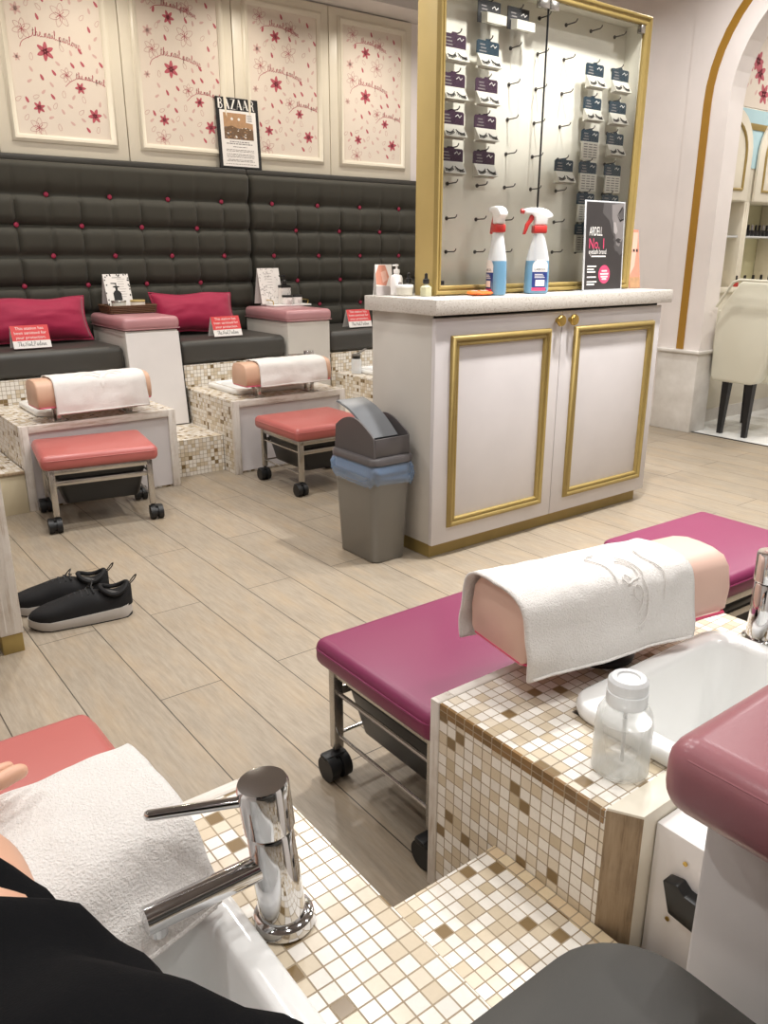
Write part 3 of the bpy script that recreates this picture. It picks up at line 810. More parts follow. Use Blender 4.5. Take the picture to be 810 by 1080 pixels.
def marks(x0, v0, sx, sv, rot=0):
    """curls of an embossed floral mark, (x, v) strokes"""
    base = [[(0, 0), (.3, .35), (.7, .3), (.8, 0), (.5, -.15), (.35, .1)], [(1, 0), (1.1, .4), (1.5, .5), (1.9, .3), (2.1, 0)], [(1.0, 0), (.9, -.4), (1.1, -.6), (1.3, -.35), (1.05, -.1)], [(-.4, .1), (-.2, .5), (.3, .7), (.9, .6), (1.2, .75), (1.8, .7), (2.3, .3)]]
    o = []
    for s in base:
        if rot: o.append([(x0+b*sx, v0+a*sv) for a, b in s])
        else: o.append([(x0+a*sx, v0+b*sv) for a, b in s])
    return o
footrest(1.18, 3.905, .472, .545, .17, .13, math.radians(1.5), 'peach footrest bolster on the first foot bath, by the leaning board', vin='peachtan')
towel(1.18, 3.905, .472, .17, .13, math.radians(1.5), -.2, .245, .03, -.03, 'white towel over the bolster beside the leaning board', 3.1, .012, [[(-.09,.36),(-.05,.44),(.0,.42),(.03,.34)],[(.14,.36),(.1,.44),(.05,.42),(.03,.34)],[(-.06,.33),(-.03,.38),(.02,.3)],[(.11,.33),(.08,.38),(.04,.3)],[(.02,.24),(.03,.2),(.045,.24)]])
footrest(2.25, 3.91, .468, .54, .17, .125, math.radians(-1), 'peach footrest bolster on the second foot bath, near the grey bin', vin='peachtan')
def fl2(u, v, x, y, z):
    return (x+(.02 if v < .5 else 0)*(v-.5), y, z)
towel(2.25, 3.91, .468, .17, .125, math.radians(-1), -.19, .235, .0, -.03, 'white towel over the bolster near the grey bin', 8.4, .014)
A4 = math.radians(-10)
footrest(1.182, .858, .47, .495, .165, .128, A4, 'peach footrest bolster behind the clear pump bottle', True)
towel(1.182, .858, .47, .165, .128, A4, -.258, .135, .014, .02, 'white towel with embossed mark over the bolster behind the pump bottle', 5.2, .01, marks(-.012, .17, .036, .125, 1)+[[(.05,.2),(.062,.3),(.05,.4),(.058,.5)],[(-.05,.3),(-.045,.4),(-.055,.5),(-.03,.52)]])
A3 = math.radians(5)
footrest(.005, .805, .442, .54, .19, .10, A3, 'peach footrest bolster under the towel at the closest tap', small=True)
def fl3(u, v, x, y, z):
    k = max(0, .42-v)/.42
    return (x+.03*u*max(0, v-.3), y-.10*k*(1-u)-.02*k*k, z-.01*k*(1-u))
towel(.005, .805, .442, .19, .10, A3, -.32, .268, -.002, .0, 'white towel nearest the viewer, beside the closest chrome tap', 1.7, .010, None, .006, fl3)

# ================================================================== STOOLS
def stool(label, vinyl, w=.49, d=.40, zt=.35):
    t = thing('pedicure_stool', label, 'stool', (0, 0, 0), 0, 'padded pedicure stools on casters')
    bm = nb(); box(bm, -w/2, w/2, -d/2, d/2, zt-.072, zt-.006, .024, 4)
    for v in bm.verts:
        if v.co.z > zt-.02: v.co.z += .008*(1-(2*v.co.x/w)**4)*(1-(2*v.co.y/d)**4)
    part('padded_seat', bm, vinyl, t, True)
    bm = nb(); sx, sy = w/2-.02, d/2-.02
    z = zt-.028
    P_ = [(px*1.0, py*1.0, z) for px, py in rrect(w+.001, d+.001, .03, 4)]; tube(bm, P_+[P_[0]], .0022, 6); part('seam_piping', bm, vinyl, t, True)
    lx, ly = w/2-.04, d/2-.032; r = .0105
    bm = nb()
    for y in (-ly, ly): box(bm, -lx-r, lx+r, y-r, y+r, zt-.096, zt-.0735, .002)
    for x in (-lx, lx): box(bm, x-r, x+r, -ly, ly, zt-.096, zt-.0735, .002)
    for y in (-ly, ly): box(bm, -lx, lx, y-.005, y+.005, .205, .225, .001)
    for x in (-lx, lx): cyl(bm, (x, -ly, .215), (x, ly, .215), .005, None, 8)
    for x in (-lx, lx): cyl(bm, (x, -ly, .105), (x, ly, .105), .0045, None, 8)
    cyl(bm, (-lx, ly, .105), (lx, ly, .105), .0045, None, 8)
    part('frame', bm, 'steel', t, True)
    for x in (-lx, lx):
        for y in (-ly, ly):
            bm = nb(); box(bm, x-.0125, x+.0125, y-.0105, y+.0105, .07, zt-.075, .002); lg = part('leg', bm, 'steel', t, True)
            bm = nb(); ox = .012*(1 if x > 0 else -1)
            for dx in (-.017, .017): cyl(bm, (x+ox+dx-.011, y-.01, .031), (x+ox+dx+.011, y-.01, .031), .0305, None, 20)
            cyl(bm, (x+ox-.008, y-.01, .031), (x+ox+.008, y-.01, .031), .022, None, 14)
            box(bm, x+ox-.03, x+ox+.03, y-.018, y+.012, .05, .064, .006); cyl(bm, (x, y, .05), (x, y, .08), .008, None, 10)
            part('caster', bm, 'rubber', lg, True)
    bm = nb()   # drawer tub
    rr_loft(bm, [(w-.18, d-.14, .02, .11), (w-.17, d-.13, .022, .115), (w-.115, d-.098, .02, .23), (w-.108, d-.092, .02, .231), (w-.108, d-.092, .02, .252), (w-.12, d-.10, .02, .252), (w-.18, d-.15, .02, .125)], (0, 0, 0), 0, True, 4)
    part('plastic_tub', bm, 'blackplastic', t, True)
    bm = nb(); box(bm, -w/2+.03, w/2-.03, -d/2+.03, d/2-.03, zt-.088, zt-.0725, .002); part('underboard', bm, 'rubber', t, True)
    return t
def place(t, x, y, a): t.location = (x, y, 0); t.rotation_euler = (0, 0, math.radians(a))
place(stool('coral pedicure stool nearest the pair of black shoes', 'coral'), 1.068, 3.585, -9)
place(stool('coral pedicure stool partly behind the grey bin', 'coral', .47, .45), 2.175, 3.475, -1)
place(stool('magenta pedicure stool with black tub in front of the near mosaic plinth', 'purple', .505, .405, .356), 1.075, 1.145, 0)
place(stool('magenta pedicure stool mostly hidden behind the near towel and bolster', 'purple', .5, .40, .356), 2.085, 1.16, -2)
place(stool('coral pedicure stool behind the towel nearest the viewer', 'coral', .5, .40, .35), .095, 1.165, 1)

# ================================================================== CRIMSON CUSHIONS, SIGNS, TRAYS ON THE BANQUETTE
def cushion(c, w, h, th, lean, rz, label, seed):
    q = nb(); n = 22
    def P(a, b, s):
        # a,b in -1..1 ; pillow with pulled corners
        e = (1-abs(a)**2.4)*(1-abs(b)**2.4); pin = 1-.10*(1-a*a)*(b*b); pin = 1-.10*(1-a*a); pin2 = 1-.07*(1-b*b)
        wv = .008*noise.noise(V((a*2.2+seed, b*2.2, s)))+.004*noise.noise(V((a*6+seed, b*6, s+3)))
        return V((a*w/2*pin2, s*(th/2*max(0, e)**.55)+wv*min(1, e*3), h/2+b*h/2*pin+.012*noise.noise(V((a*1.5+seed, 7, b)))))
    f = [[q.verts.new(P(-1+2*i/n, -1+2*j/n, -1)) for j in range(n+1)] for i in range(n+1)]
    k = [[q.verts.new(P(-1+2*i/n, -1+2*j/n, 1)) for j in range(n+1)] for i in range(n+1)]
    for g in (f, k):
        for i in range(n):
            for j in range(n): q.faces.new((g[i][j], g[i+1][j], g[i+1][j+1], g[i][j+1]))
    bmesh.ops.remove_doubles(q, verts=q.verts, dist=.0012); bmesh.ops.recalc_face_normals(q, faces=q.faces)
    t = thing('cushion', label, 'cushion', c, 0, 'crimson scatter cushions', (math.radians(-lean), 0, math.radians(rz)))
    bm = nb(); merge(bm, q, 0); part('cover', bm, 'crimson', t, True, 180)
    bm = nb(); pts = [P(-1+2*i/n, -1, 0) for i in range(n+1)]+[P(1, -1+2*i/n, 0) for i in range(1, n+1)]+[P(1-2*i/n, 1, 0) for i in range(1, n+1)]+[P(-1, 1-2*i/n, 0) for i in range(1, n+1)]
    for p in pts: p.y = 0
    tube(bm, pts, .005, 6); part('seam', bm, 'crimson', t, True)
cushion((1.2, 4.79, .679), .60, .26, .19, 22, 1, 'crimson cushion behind the red sign, left of the wicker tray', 1)
cushion((2.165, 4.80, .679), .54, .26, .18, 22, -3, 'crimson cushion between the leaning board and the white tray', 5)

SIGN = []
def sign(x, y, rz, label):
    t = thing('tent_sign', label, 'sign', (x, y, .6795), math.radians(rz), 'red and white sanitised station signs')
    Mx = Matrix.Rotation(math.radians(-20), 4, 'X'); w, h = .19, .122
    bm = nb(); box(bm, -w/2, w/2, -.001, .001, 0, h, 0, 1, 0, Mx)
    box(bm, -w/2, w/2, -.001, .001, 0, h*.96, 0, 1, 0, Matrix.Translation((0, .082, 0)) @ Matrix.Rotation(math.radians(20), 4, 'X'))
    part('folded_card', bm, 'paperw', t, True)
    bm = nb()
    to = lambda a, b, d: Mx @ V((a, -.001-d, b))
    poly(bm, [to(-w/2, h*.33, .0003), to(w/2, h*.33, .0003), to(w/2, h, .0003), to(-w/2, h, .0003)], 0)
    for i, s in enumerate(('This station has', 'been sanitised for', 'your protection.')):
        text_into(bm, s, .0215, lambda a, b, i=i: to(a, b+h*(.865-.2*i), .0006), 1, 'CENTER', 1.06)
    L = script_len('The Nail Parlour', .0135, .95) if False else None
    s = 'The Nail Parlour'; s = 'The Nail Parlour'
    L = script_len(s, .0125, 1.0)
    script(bm, s, .0125, lambda a, b: to(a-L/2, b+h*.1, .0006), .0016, 2, 1.0)
    part('printed_face', bm, ['red', 'paperw', 'black'], t, True, 0)
sign(1.093, 4.515, 0, 'red sanitised sign in front of the first crimson cushion, left of the wicker tray')
sign(2.217, 4.485, 2, 'red sanitised sign in front of the second crimson cushion')
sign(3.228, 4.515, 0, 'red sanitised sign half hidden by the corner of the white counter')

# wicker tray with card, jars, on the first armrest
ZT = .8185
t = thing('wicker_tray', 'brown wicker tray on the mauve armrest above the leaning board', 'tray', (1.735, 4.83, ZT))
bm = nb()
rr_loft(bm, [(.27, .19, .02, 0), (.285, .205, .02, .046), (.275, .195, .02, .046), (.262, .182, .02, .012)], (1.735, 4.83, ZT+.0005), 0, True)
part('woven_body', bm, 'wicker', t)
bm = nb()
for k in range(5):
    zz = ZT+.005+k*.0095
    pts = [(1.735+x, 4.83+y, zz+.003*(i % 2)) for i, (x, y) in enumerate(rrect(.276+.003*k, .196+.003*k, .02, 6))]; tube(bm, pts+[pts[0]], .0045, 5)
part('woven_rim', bm, 'wicker', t)
def card_stand(name, x, y, z, w, h, lean, rz, label, deco):
    t = thing(name, label, 'card', (x, y, z), math.radians(rz))
    Mx = Matrix.Rotation(math.radians(-lean), 4, 'X')
    bm = nb(); box(bm, -w/2, w/2, -.0015, .0015, 0, h, 0, 1, 0, Mx)
    box(bm, -w/2, w/2, -.001, .001, 0, h*.97, 0, 1, 0, Matrix.Translation((0, h*.99*math.sin(math.radians(lean))*2, 0)) @ Matrix.Rotation(math.radians(lean), 4, 'X'))
    part('card', bm, 'paperw', t, True)
    bm = nb(); mats = deco(bm, lambda a, b, d=.0004: Mx @ V((a, -.0015-d, b)), w, h); part('printed_face', bm, mats, t, True, 0)
    return t
def pump_shape(bm, to, cx, s, mi):
    prof = [(-.5, 0), (.5, 0), (.5, .9), (.3, 1.15), (.14, 1.25), (.14, 1.55), (.4, 1.6), (.4, 1.72), (.14, 1.75), (.06, 1.78), (.06, 2.0), (.1, 2.02), (.1, 2.12), (-.6, 2.14), (-.62, 2.04), (-.06, 1.98), (-.06, 1.78), (-.4, 1.72), (-.4, 1.6), (-.14, 1.55), (-.14, 1.25), (-.3, 1.15), (-.5, .9)]
    poly(bm, [to(cx+a*s, b*s+.004, .0008) for a, b in prof], mi)
def deco1(bm, to, w, h):
    rr = random.Random(3)
    for i in range(26):
        e = rr.choice((-1, 1)); a = e*w*rr.uniform(.40, .49); b = rr.uniform(.05, .95)*h
        if i > 16: a = rr.uniform(-.48, .48)*w; b = h*rr.uniform(.94, .99)
        poly(bm, [to(a-.005, b), to(a+.002, b-.005), to(a+.005, b+.004), to(a-.001, b+.006)], 0)
    for i in range(8):
        b = h*(.86-.07*i); ribbon(bm, [(w*.02, b), (w*rr.uniform(.24, .34), b)], .0022, lambda p, q: to(p, q), 1)
    ribbon(bm, [(-w*.16, h*.9), (w*.2, h*.9)], .004, lambda p, q: to(p, q), 1)
    pump_shape(bm, lambda a, b, d: to(a, b+.052, d), -w*.06, .05, 0)
    return ['black', 'greyprint']
def deco2(bm, to, w, h):
    rr = random.Random(8)
    for i in range(70):
        a = rr.uniform(-.48, .0)*w if rr.random() < .75 else rr.uniform(-.48, .48)*w; b = rr.uniform(.02, .98)*h; an = rr.uniform(0, 3)
        ribbon(bm, catmull([(a, b), (a+.006*math.cos(an), b+.006*math.sin(an)), (a+.012*math.cos(an+.9), b+.012*math.sin(an+.9))], 3), .0022, lambda p, q: to(max(-w/2, min(w/2, p)), max(0, min(h, q))), 0)
    for i in range(6): ribbon(bm, [(-w*.12, h*(.85-.08*i)), (w*.12, h*(.85-.08*i))], .0016, lambda p, q: to(p, q), 1)
    return ['greyprint', 'midprint']
card_stand('menu_card', 1.715, 4.875, ZT+.0135, .155, .215, 16, 2, 'bordered menu card with black pump picture standing in the wicker tray', deco1)
def jar(x, y, z, r, h, label, body, lid, lidh, group='jars on the armrest trays'):
    t = thing('cream_jar', label, 'jar', (x, y, z), 0, group)
    bm = nb(); lathe(bm, [(r*.9, 0), (r, .003), (r, h-.003), (r*.96, h)], (x, y, z+.0003), 24); part('pot', bm, body, t)
    bm = nb(); lathe(bm, [(r*.98, h+.0003), (r*1.03, h+.002), (r*1.03, h+lidh-.002), (r, h+lidh), (0, h+lidh)], (x, y, z+.0003), 24); part('lid', bm, lid, t)
    bm = nb()
    for k in range(5):
        a0 = -1.5-.5+.22*k; 
        for dz in (.25, .5):
            P_ = [(x+(r+.0008)*math.cos(a0+.0+u), y+(r+.0008)*math.sin(a0+u), z+h*(dz+.1*math.sin(k*2+u*9))) for u in (0, .06, .12)]
            tube(bm, P_, .0012, 4)
    part('printed_pattern', bm, 'black', t)
    return t
jar(1.672, 4.80, ZT+.0128, .042, .05, 'pale lidded jar on the near side of the wicker tray', 'traywhite', 'steel', .011)
jar(1.785, 4.795, ZT+.0128, .043, .05, 'cream lidded jar beside the pale jar in the wicker tray', 'paper', 'goldlight', .011)
# white tray
t = thing('serving_tray', 'white tray with gold handle on the second mauve armrest', 'tray', (2.85, 4.86, ZT))
bm = nb(); box(bm, 2.70, 2.995, 4.77, 4.95, ZT+.0005, ZT+.012, .003); 
part('tray_board', bm, 'whiteplastic', t)
for xx, s in ((2.70, -1), (2.995, 1)):
    bm = nb(); tube(bm, catmull([(xx-s*.014, 4.80, ZT+.012), (xx-s*.01, 4.80, ZT+.036), (xx-s*.01, 4.86, ZT+.04), (xx-s*.01, 4.92, ZT+.036), (xx-s*.014, 4.92, ZT+.012)], 5), .0035, 6)
    part('handle', bm, 'brass', t, label='gold handle')
for o in (): pass
card_stand('menu_card', 2.755, 4.88, ZT+.0145, .17, .235, 12, 3, 'black and white leaf patterned card standing in the white tray', deco2)
ZW = ZT+.0125
t = thing('pump_bottle', 'white patterned bottle with black pump in the white tray', 'bottle', (2.835, 4.855, ZW))
bm = nb(); rr_loft(bm, [(.07, .05, .006, 0), (.072, .052, .006, .003), (.072, .052, .006, .105)], (2.835, 4.855, ZW+.0003)); part('bottle_body', bm, 'paperw', t)
bm = nb(); rr_loft(bm, [(.074, .054, .006, .1055), (.074, .054, .006, .122), (.03, .03, .006, .124)], (2.835, 4.855, ZW+.0003)); part('shoulder', bm, 'black', t, label='black shoulder band')
bm = nb(); lathe(bm, [(.014, .1245), (.017, .126), (.017, .15), (.012, .156), (.005, .158), (.005, .175), (.009, .178), (.009, .188), (0, .189)], (2.835, 4.855, ZW), 16); box(bm, 2.795, 2.835, 4.85, 4.86, ZW+.178, ZW+.187, .002); part('pump', bm, 'black', t)
bm = nb(); rr = random.Random(2)
for k in range(12):
    a = 2.803+rr.random()*.06; b = ZW+.012+rr.random()*.075; tube(bm, [(a, 4.8283, b), (a+.006, 4.8283, b+.008), (a+.003, 4.8283, b+.016)], .0012, 4)
part('printed_pattern', bm, 'greyprint', t)
jar(2.825, 4.805, ZW, .036, .045, 'wide white jar with black lid in front of the patterned card', 'paperw', 'black', .014)
jar(2.905, 4.81, ZW, .033, .045, 'small white jar with black lid beside the tray handle', 'paperw', 'black', .014)

# clear dispenser on the third plinth, small tap on the second
def dispenser(x, y, z, r, h, label, big):
    t = thing('pump_dispenser', label, 'bottle', (x, y, z), 0)
    bm = nb(); H = h
    lathe(bm, [(r*.9, 0), (r, .005), (r*.99, .5*H), (r*.93, .63*H), (r*.80, .70*H), (r*.66, .725*H)], (x, y, z+.0003), 28); part('bottle_body', bm, 'clear', t)
    bm = nb(); lathe(bm, [(r*.86, .006), (r*.94, .012), (r*.93, .5*H), (r*.90, .56*H), (0, .56*H)], (x, y, z), 28); part('liquid', bm, 'clear', t)
    bm = nb(); lathe(bm, [(r*.68, .726*H), (r*.70, .735*H), (r*.70, .86*H), (r*.66, .865*H), (r*.66, .885*H), (r*.68, .89*H), (r*.68, .97*H), (r*.58, H), (r*.40, H*1.0), (r*.36, H*.985), (0, H*.985)], (x, y, z), 28); part('pump_cap', bm, 'frost', t)
    bm = nb(); cyl(bm, (x+r*.1, y, z+.012), (x, y, z+.73*H), .003, None, 8); part('dip_tube', bm, 'frost', t)
    return t
dispenser(.908, .602, .4035, .043, .158, 'clear pump bottle of liquid on the near mosaic plinth', 1)
t = thing('pump_dispenser', 'clear flip lid dispenser on the third foot bath beside the counter', 'bottle', (3.035, 4.30, .4035))
bm = nb(); lathe(bm, [(.03, 0), (.034, .003), (.034, .085), (.028, .095)], (3.035, 4.30, .404), 20); part('bottle_body', bm, 'frost', t)
bm = nb(); lathe(bm, [(.026, .0955), (.027, .097), (.027, .115), (0, .115)], (3.035, 4.30, .404), 20); part('neck', bm, 'black', t, label='black neck')
bm = nb(); lathe(bm, [(.03, .1155), (.031, .118), (.03, .127), (0, .128)], (3.035, 4.30, .404), 20); box(bm, -.02, .05, -.012, .012, -.004, .004, .003, 2, 0, Matrix.Translation((3.065, 4.30, .404+.137)) @ Matrix.Rotation(math.radians(-20), 4, 'Y')); part('flip_lid', bm, 'bin', t, label='grey flip lid')

# ================================================================== TAPS
def tap(x, y, z, label, top=(0, 0), spout=(-1, -.02), lever=(-.9, .35), sl=.138, ll=.095, k=1.0):
    t = thing('mixer_tap', label, 'tap', (x, y, z), 0, 'chrome mixer taps')
    ax = V((top[0], top[1], .197)).normalized()
    q = V((0, 0, 1)).rotation_difference(ax).to_matrix().to_4x4(); b = Matrix.Translation((x, y, z)) @ q
    bm = nb(); lathe(bm, [(.036, 0), (.0375, .003), (.035, .012), (.029, .016)], (x, y, z+.0006), 36); part('base_flange', bm, 'chrome', t)
    bm = nb(); t2 = nb(); lathe(t2, [(.0275, .010), (.0278, .03), (.0265, .128), (.0245, .131)], (0, 0, 0), 36); merge(bm, t2, 0, b); part('body', bm, 'chrome', t)
    bm = nb(); t2 = nb(); lathe(t2, [(.0272, .1335), (.0292, .136), (.0294, .190), (.0275, .1945), (.0, .1955)], (0, 0, 0), 36); merge(bm, t2, 0, b)
    hd = part('head', bm, 'chrome', t)
    bm = nb(); s = V((spout[0], spout[1], 0)).normalized(); p0 = b @ V((0, 0, .088)); p1 = p0+s*(sl+.014)+V((0, 0, .0)); 
    cyl(bm, p0, p1, .0148, None, 28); cyl(bm, p1-s*.013+V((0, 0, -.008)), p1-s*.013+V((0, 0, -.021)), .0115, .0105, 20)
    part('spout', bm, 'chrome', t)
    bm = nb(); l = V((lever[0], lever[1], 0)).normalized(); p0 = b @ V((0, 0, .172)); cyl(bm, p0+l*.02, p0+l*(.029+ll), .0062, None, 18); ball(bm, p0+l*(.029+ll), .0062, (1, 1, 1), 12)
    part('lever', bm, 'chrome', hd)
    return t
tap(.353, .66, .4035, 'chrome mixer tap nearest the viewer, over the white basin', (-.014, .01), (-1, .02), (-.95, .42))
tap(1.478, .69, .4035, 'chrome mixer tap cut by the frame beside the near basin', (0, 0), (-.35, -1), (.6, -.8))
# far tap glimpsed behind the second bolster
tap(2.575, 4.15, .4035, 'small chrome tap top peeking over the towel near the grey bin', (0, 0), (-1, 0), (-1, .2))

# ================================================================== WHITE CABINET WITH STONE TOP
YF = 2.214
t = thing('storage_cabinet', 'white two door cabinet with gold mouldings under the display case', 'cabinet', (2.595, 2.41, 0))
bm = nb(); box(bm, 1.918, 3.276, YF+.021, 2.605, .056, .9405, .002); part('carcass', bm, 'putty', t)
bm = nb(); box(bm, 1.922, 3.272, YF+.0195, YF+.0208, .931, .9405); part('painted_shadow_line', bm, 'dark', t)  # dark strip painting in the shadow line under the worktop
bm = nb(); box(bm, 1.925, 3.249, 2.242, 2.59, .0, .0555); part('plinth_board', bm, 'gold', t, label='gold plinth')
gp = [(0, 0), (0, .004), (.004, .011), (.010, .012), (.013, .009), (.017, .009), (.021, .016), (.028, .019), (.034, .016), (.038, .006), (.039, 0)]
for k, (x0, x1, kx) in enumerate(((1.914, 2.5965, 2.566), (2.600, 3.280, 2.645))):
    bm = nb(); box(bm, x0, x1, YF, YF+.02, .057, .930, .0015); d = part('door', bm, 'white', t)
    bm = nb(); a, b = ((2.027, 2.489), (2.715, 3.186))[k]; ring(bm, a, b, .159, .827, YF, gp); part('gold_moulding', bm, 'gold', d, smooth=50)
    bm = nb(); lathe(bm, [(.010, 0), (.009, .012), (.020, .016), (.023, .02), (.023, .028), (.020, .033), (0, .034)], (kx, YF, .895), 24, 0, 1, 1, Matrix.Rotation(PI/2, 4, 'X')); part('knob', bm, 'brass', d)
bm = nb(); box(bm, 1.894, 3.322, 2.19, 2.625, .942, .998, .003); solo('stone_worktop', bm, 'quartz', 'speckled stone worktop on the white gold trimmed cabinet', 'worktop')
ZC = .9985

# ================================================================== GOLD DISPLAY CASE
DX0, DX1, DY, DB, DT = 2.049, 3.247, 2.380, 2.50, 2.115
t = thing('display_case', 'gold framed glass display case of eyelash packs on the worktop', 'display case', (2.75, 2.53, ZC))
bm = nb()
box(bm, DX0, DX0+.018, DY+.014, DB, ZC, DT, .001); box(bm, DX1-.018, DX1, DY+.014, DB, ZC, DT, .001)
box(bm, DX0, DX1, DY+.014, DB, DT-.016, DT, .001); box(bm, DX0+.018, DX1-.018, DY+.014, DB, ZC, ZC+.016, .001)
part('case_sides', bm, 'goldlight', t)
bm = nb(); box(bm, DX0+.018, DX1-.018, 2.482, 2.495, ZC+.016, DT-.016); part('back_panel', bm, 'pegboard', t)
bm = nb(); box(bm, DX1-.040, DX1-.0185, DY+.02, 2.4815, ZC+.0165, DT-.017); box(bm, DX0+.0185, DX0+.030, DY+.02, 2.4815, ZC+.0165, DT-.017); box(bm, DX0+.03, DX1-.04, DY+.02, 2.4815, DT-.03, DT-.0165); part('inner_lining', bm, 'pegboard', t, label='pale inner lining')
fp = [(0, 0), (0, .004), (.006, .010), (.012, .010), (.015, .006), (.019, .006), (.024, .014), (.031, .016), (.036, .010), (.037, -.012), (0, -.012)]
bm = nb(); ring(bm, DX0+.037, DX1-.037, ZC+.038, DT-.037, DY+.012, fp); part('front_frame', bm, 'gold', t, smooth=50)
for a, b, n in ((DX0+.036, 2.6115, 0), (2.6145, DX1-.036, 1)):
    bm = nb(); box(bm, a, b, DY+.016, DY+.021, ZC+.0385, DT-.0375); d = part('glass_door', bm, 'glass', t, smooth=0)
    bm = nb(); 
    if n == 0: box(bm, 2.6116, 2.6144, DY+.0145, DY+.0215, ZC+.04, DT-.04)
    else: box(bm, a-.0002, a+.0012, DY+.0145, DY+.022, ZC+.04, DT-.04)
    part('dark_seam', bm, 'black', d, smooth=0)
    bm = nb()
    if n == 0: box(bm, 2.556, 2.61, DY+.006, DY+.028, DT-.07, DT-.038, .002)
    if n == 0: b2 = nb(); box(b2, DX0+.037, DX0+.055, DY+.008, DY+.0155, ZC+.04, ZC+.056, .001); part('corner_clamp', b2, 'black', d)
    else: box(bm, 2.616, 2.662, DY+.006, DY+.028, DT-.07, DT-.038, .002)
    part('pivot_clamp', bm, 'steel', d)
    if n: bm = nb(); box(bm, DX1-.065, DX1-.037, DY+.006, DY+.028, DT-.068, DT-.038, .002); part('corner_clamp', bm, 'steel', d)
# hooks
HX = [x*.963 for x in (2.274, 2.437, 2.597, 2.757, 2.921, 3.083, 3.247)]; HZ = [1.15+(z-1.15)*.963 for z in (2.073, 1.943, 1.812, 1.682, 1.551, 1.421, 1.290, 1.161)]
ORD = ['first', 'second', 'third', 'fourth', 'fifth', 'sixth', 'seventh', 'eighth']
packs = {}
for r in range(1, 5): packs[(0, r)] = ('plum', 0)
for r in range(1, 5): packs[(1, r)] = ('plum' if r > 1 else 'teal', 0)
packs[(1, 0)] = packs[(2, 0)] = ('ink', 2); packs[(4, 4)] = ('teal', 0)
for r in range(1, 7): packs[(5, r)] = ('teal', 0 if r < 3 else 1)
for r in range(1, 6): packs[(6, r)] = ('teal', 0 if r < 4 else 1)
hooks = [(c, r) for c in range(7) for r in range(8) if (c, r) in packs or (c == 0 and r > 4) or (c == 1 and r > 4) or (c == 2 and r > 0) or (c == 3 and r < 6) or (c == 4) or (c == 5 and r in (0, 7)) or (c == 6 and r == 0)]
hk = None
for c, r in hooks:
    lab = ('hook holding a pack' if (c, r) in packs else 'bare hook')+' in the %s row down, %s column from the gold post' % (ORD[r], ORD[c])
    if hk is None:
        bm = nb(); cyl(bm, (0, 0, 0), (0, -.003, 0), .0075, None, 12); tube(bm, [(0, -.003, 0), (0, -.05, .001), (0, -.058, .006), (0, -.06, .012)], .0024, 6)
        hk = solo('display_hook', bm, 'hook', lab, 'hook', 'hooks in the display case', local=True, loc=(HX[c], 2.4818, HZ[r]))
    else: dup(hk, (HX[c], 2.4818, HZ[r]), None, lab)
def pack(kind, card):
    t = thing('eyelash_pack', 'x', 'eyelash pack', (0, 0, 0), 0, 'hanging eyelash packs')
    w = .115
    bm = nb(); prism(bm, [(-w/2, -.045), (w/2, -.045), (w/2, -.006), (w/2-.006, 0), (w*.12, 0), (w*.08, .006), (-w*.08, .006), (-w*.12, 0), (-w/2+.006, 0), (-w/2, -.006)] if kind != 2 else [(-w/2, -.07), (w/2, -.07), (w/2, .006), (-w/2, .006)], 'y', -.0015, .0015)
    cd = part('header_card', bm, card, t, True)
    bm = nb(); rr = random.Random(4)
    for i in range(3):
        a = -w*.4+rr.random()*.02; ribbon(bm, [(a, -.014-.011*i), (a+w*rr.uniform(.2, .5), -.014-.011*i)], .004, lambda p, q: (p, -.0019, q), 0)
    tube(bm, [(w*.12, -.002, -.018), (w*.22, -.002, -.010), (w*.3, -.002, -.02), (w*.38, -.002, -.012)], .0016, 4, 1)
    part('print', bm, ['greyprint', 'paperw'], cd, True, 0)
    if kind == 0:
        bm = nb(); loft(bm, [[(-w/2+.004, -.002, -.045), (w/2-.004, -.002, -.045), (w/2+.004, -.022, -.088), (-w/2+.012, -.022, -.088)], [(-w/2+.004, .0015, -.045), (w/2-.004, .0015, -.045), (w/2-.002, .0, -.092), (-w/2+.004, .0, -.092)]])
        box(bm, -w/2, w/2, -.003, .001, -.096, -.088, .001); tr = part('clear_tray', bm, 'traywhite', t, True)
        for sx in (-1, 1):
            bm = nb()
            def f(a): 
                x = sx*.026+a*.021; z = -.062-.012*(1-(a*.8)**2)-.004*sx*a; k = (-.045-z)/.043
                return V((x+.004, -.0035-.02*k, z))
            pts = [f(-1+.25*i) for i in range(9)]; tube(bm, pts, .0016, 5)
            for i, p in enumerate(pts[1:-1]): tube(bm, [p, p+V((.003*(i-3)*.5, -.004, -.009))], .0014, 4)
            part('lash_strip', bm, 'lash', tr, True)
    elif kind == 1:
        bm = nb(); box(bm, -w/2+.004, w/2-.004, -.008, .001, -.118, -.0455, .002); tr = part('clear_tray', bm, 'traywhite', t, True)
        bm = nb()
        for i in range(6):
            for j in range(3): box(bm, -w*.38+j*w*.27, -w*.38+j*w*.27+w*.2, -.0086, -.0079, -.058-.01*i, -.0545-.01*i)
        part('lash_cluster', bm, 'midprint', tr, True)
    else:
        bm = nb(); loft(bm, [[(-w/2+.018, -.0018, -.034), (w/2, -.0018, -.034), (w/2, -.0018, -.07), (-w/2+.018, -.0018, -.07)], [(-w/2+.024, -.028, -.04), (w/2+.008, -.028, -.04), (w/2+.008, -.028, -.072), (-w/2+.024, -.028, -.072)]]); part('white_box', bm, 'traywhite', t, True)
    return t
proto = {}
PN = {'plum': 'plum', 'teal': 'teal', 'ink': 'black'}
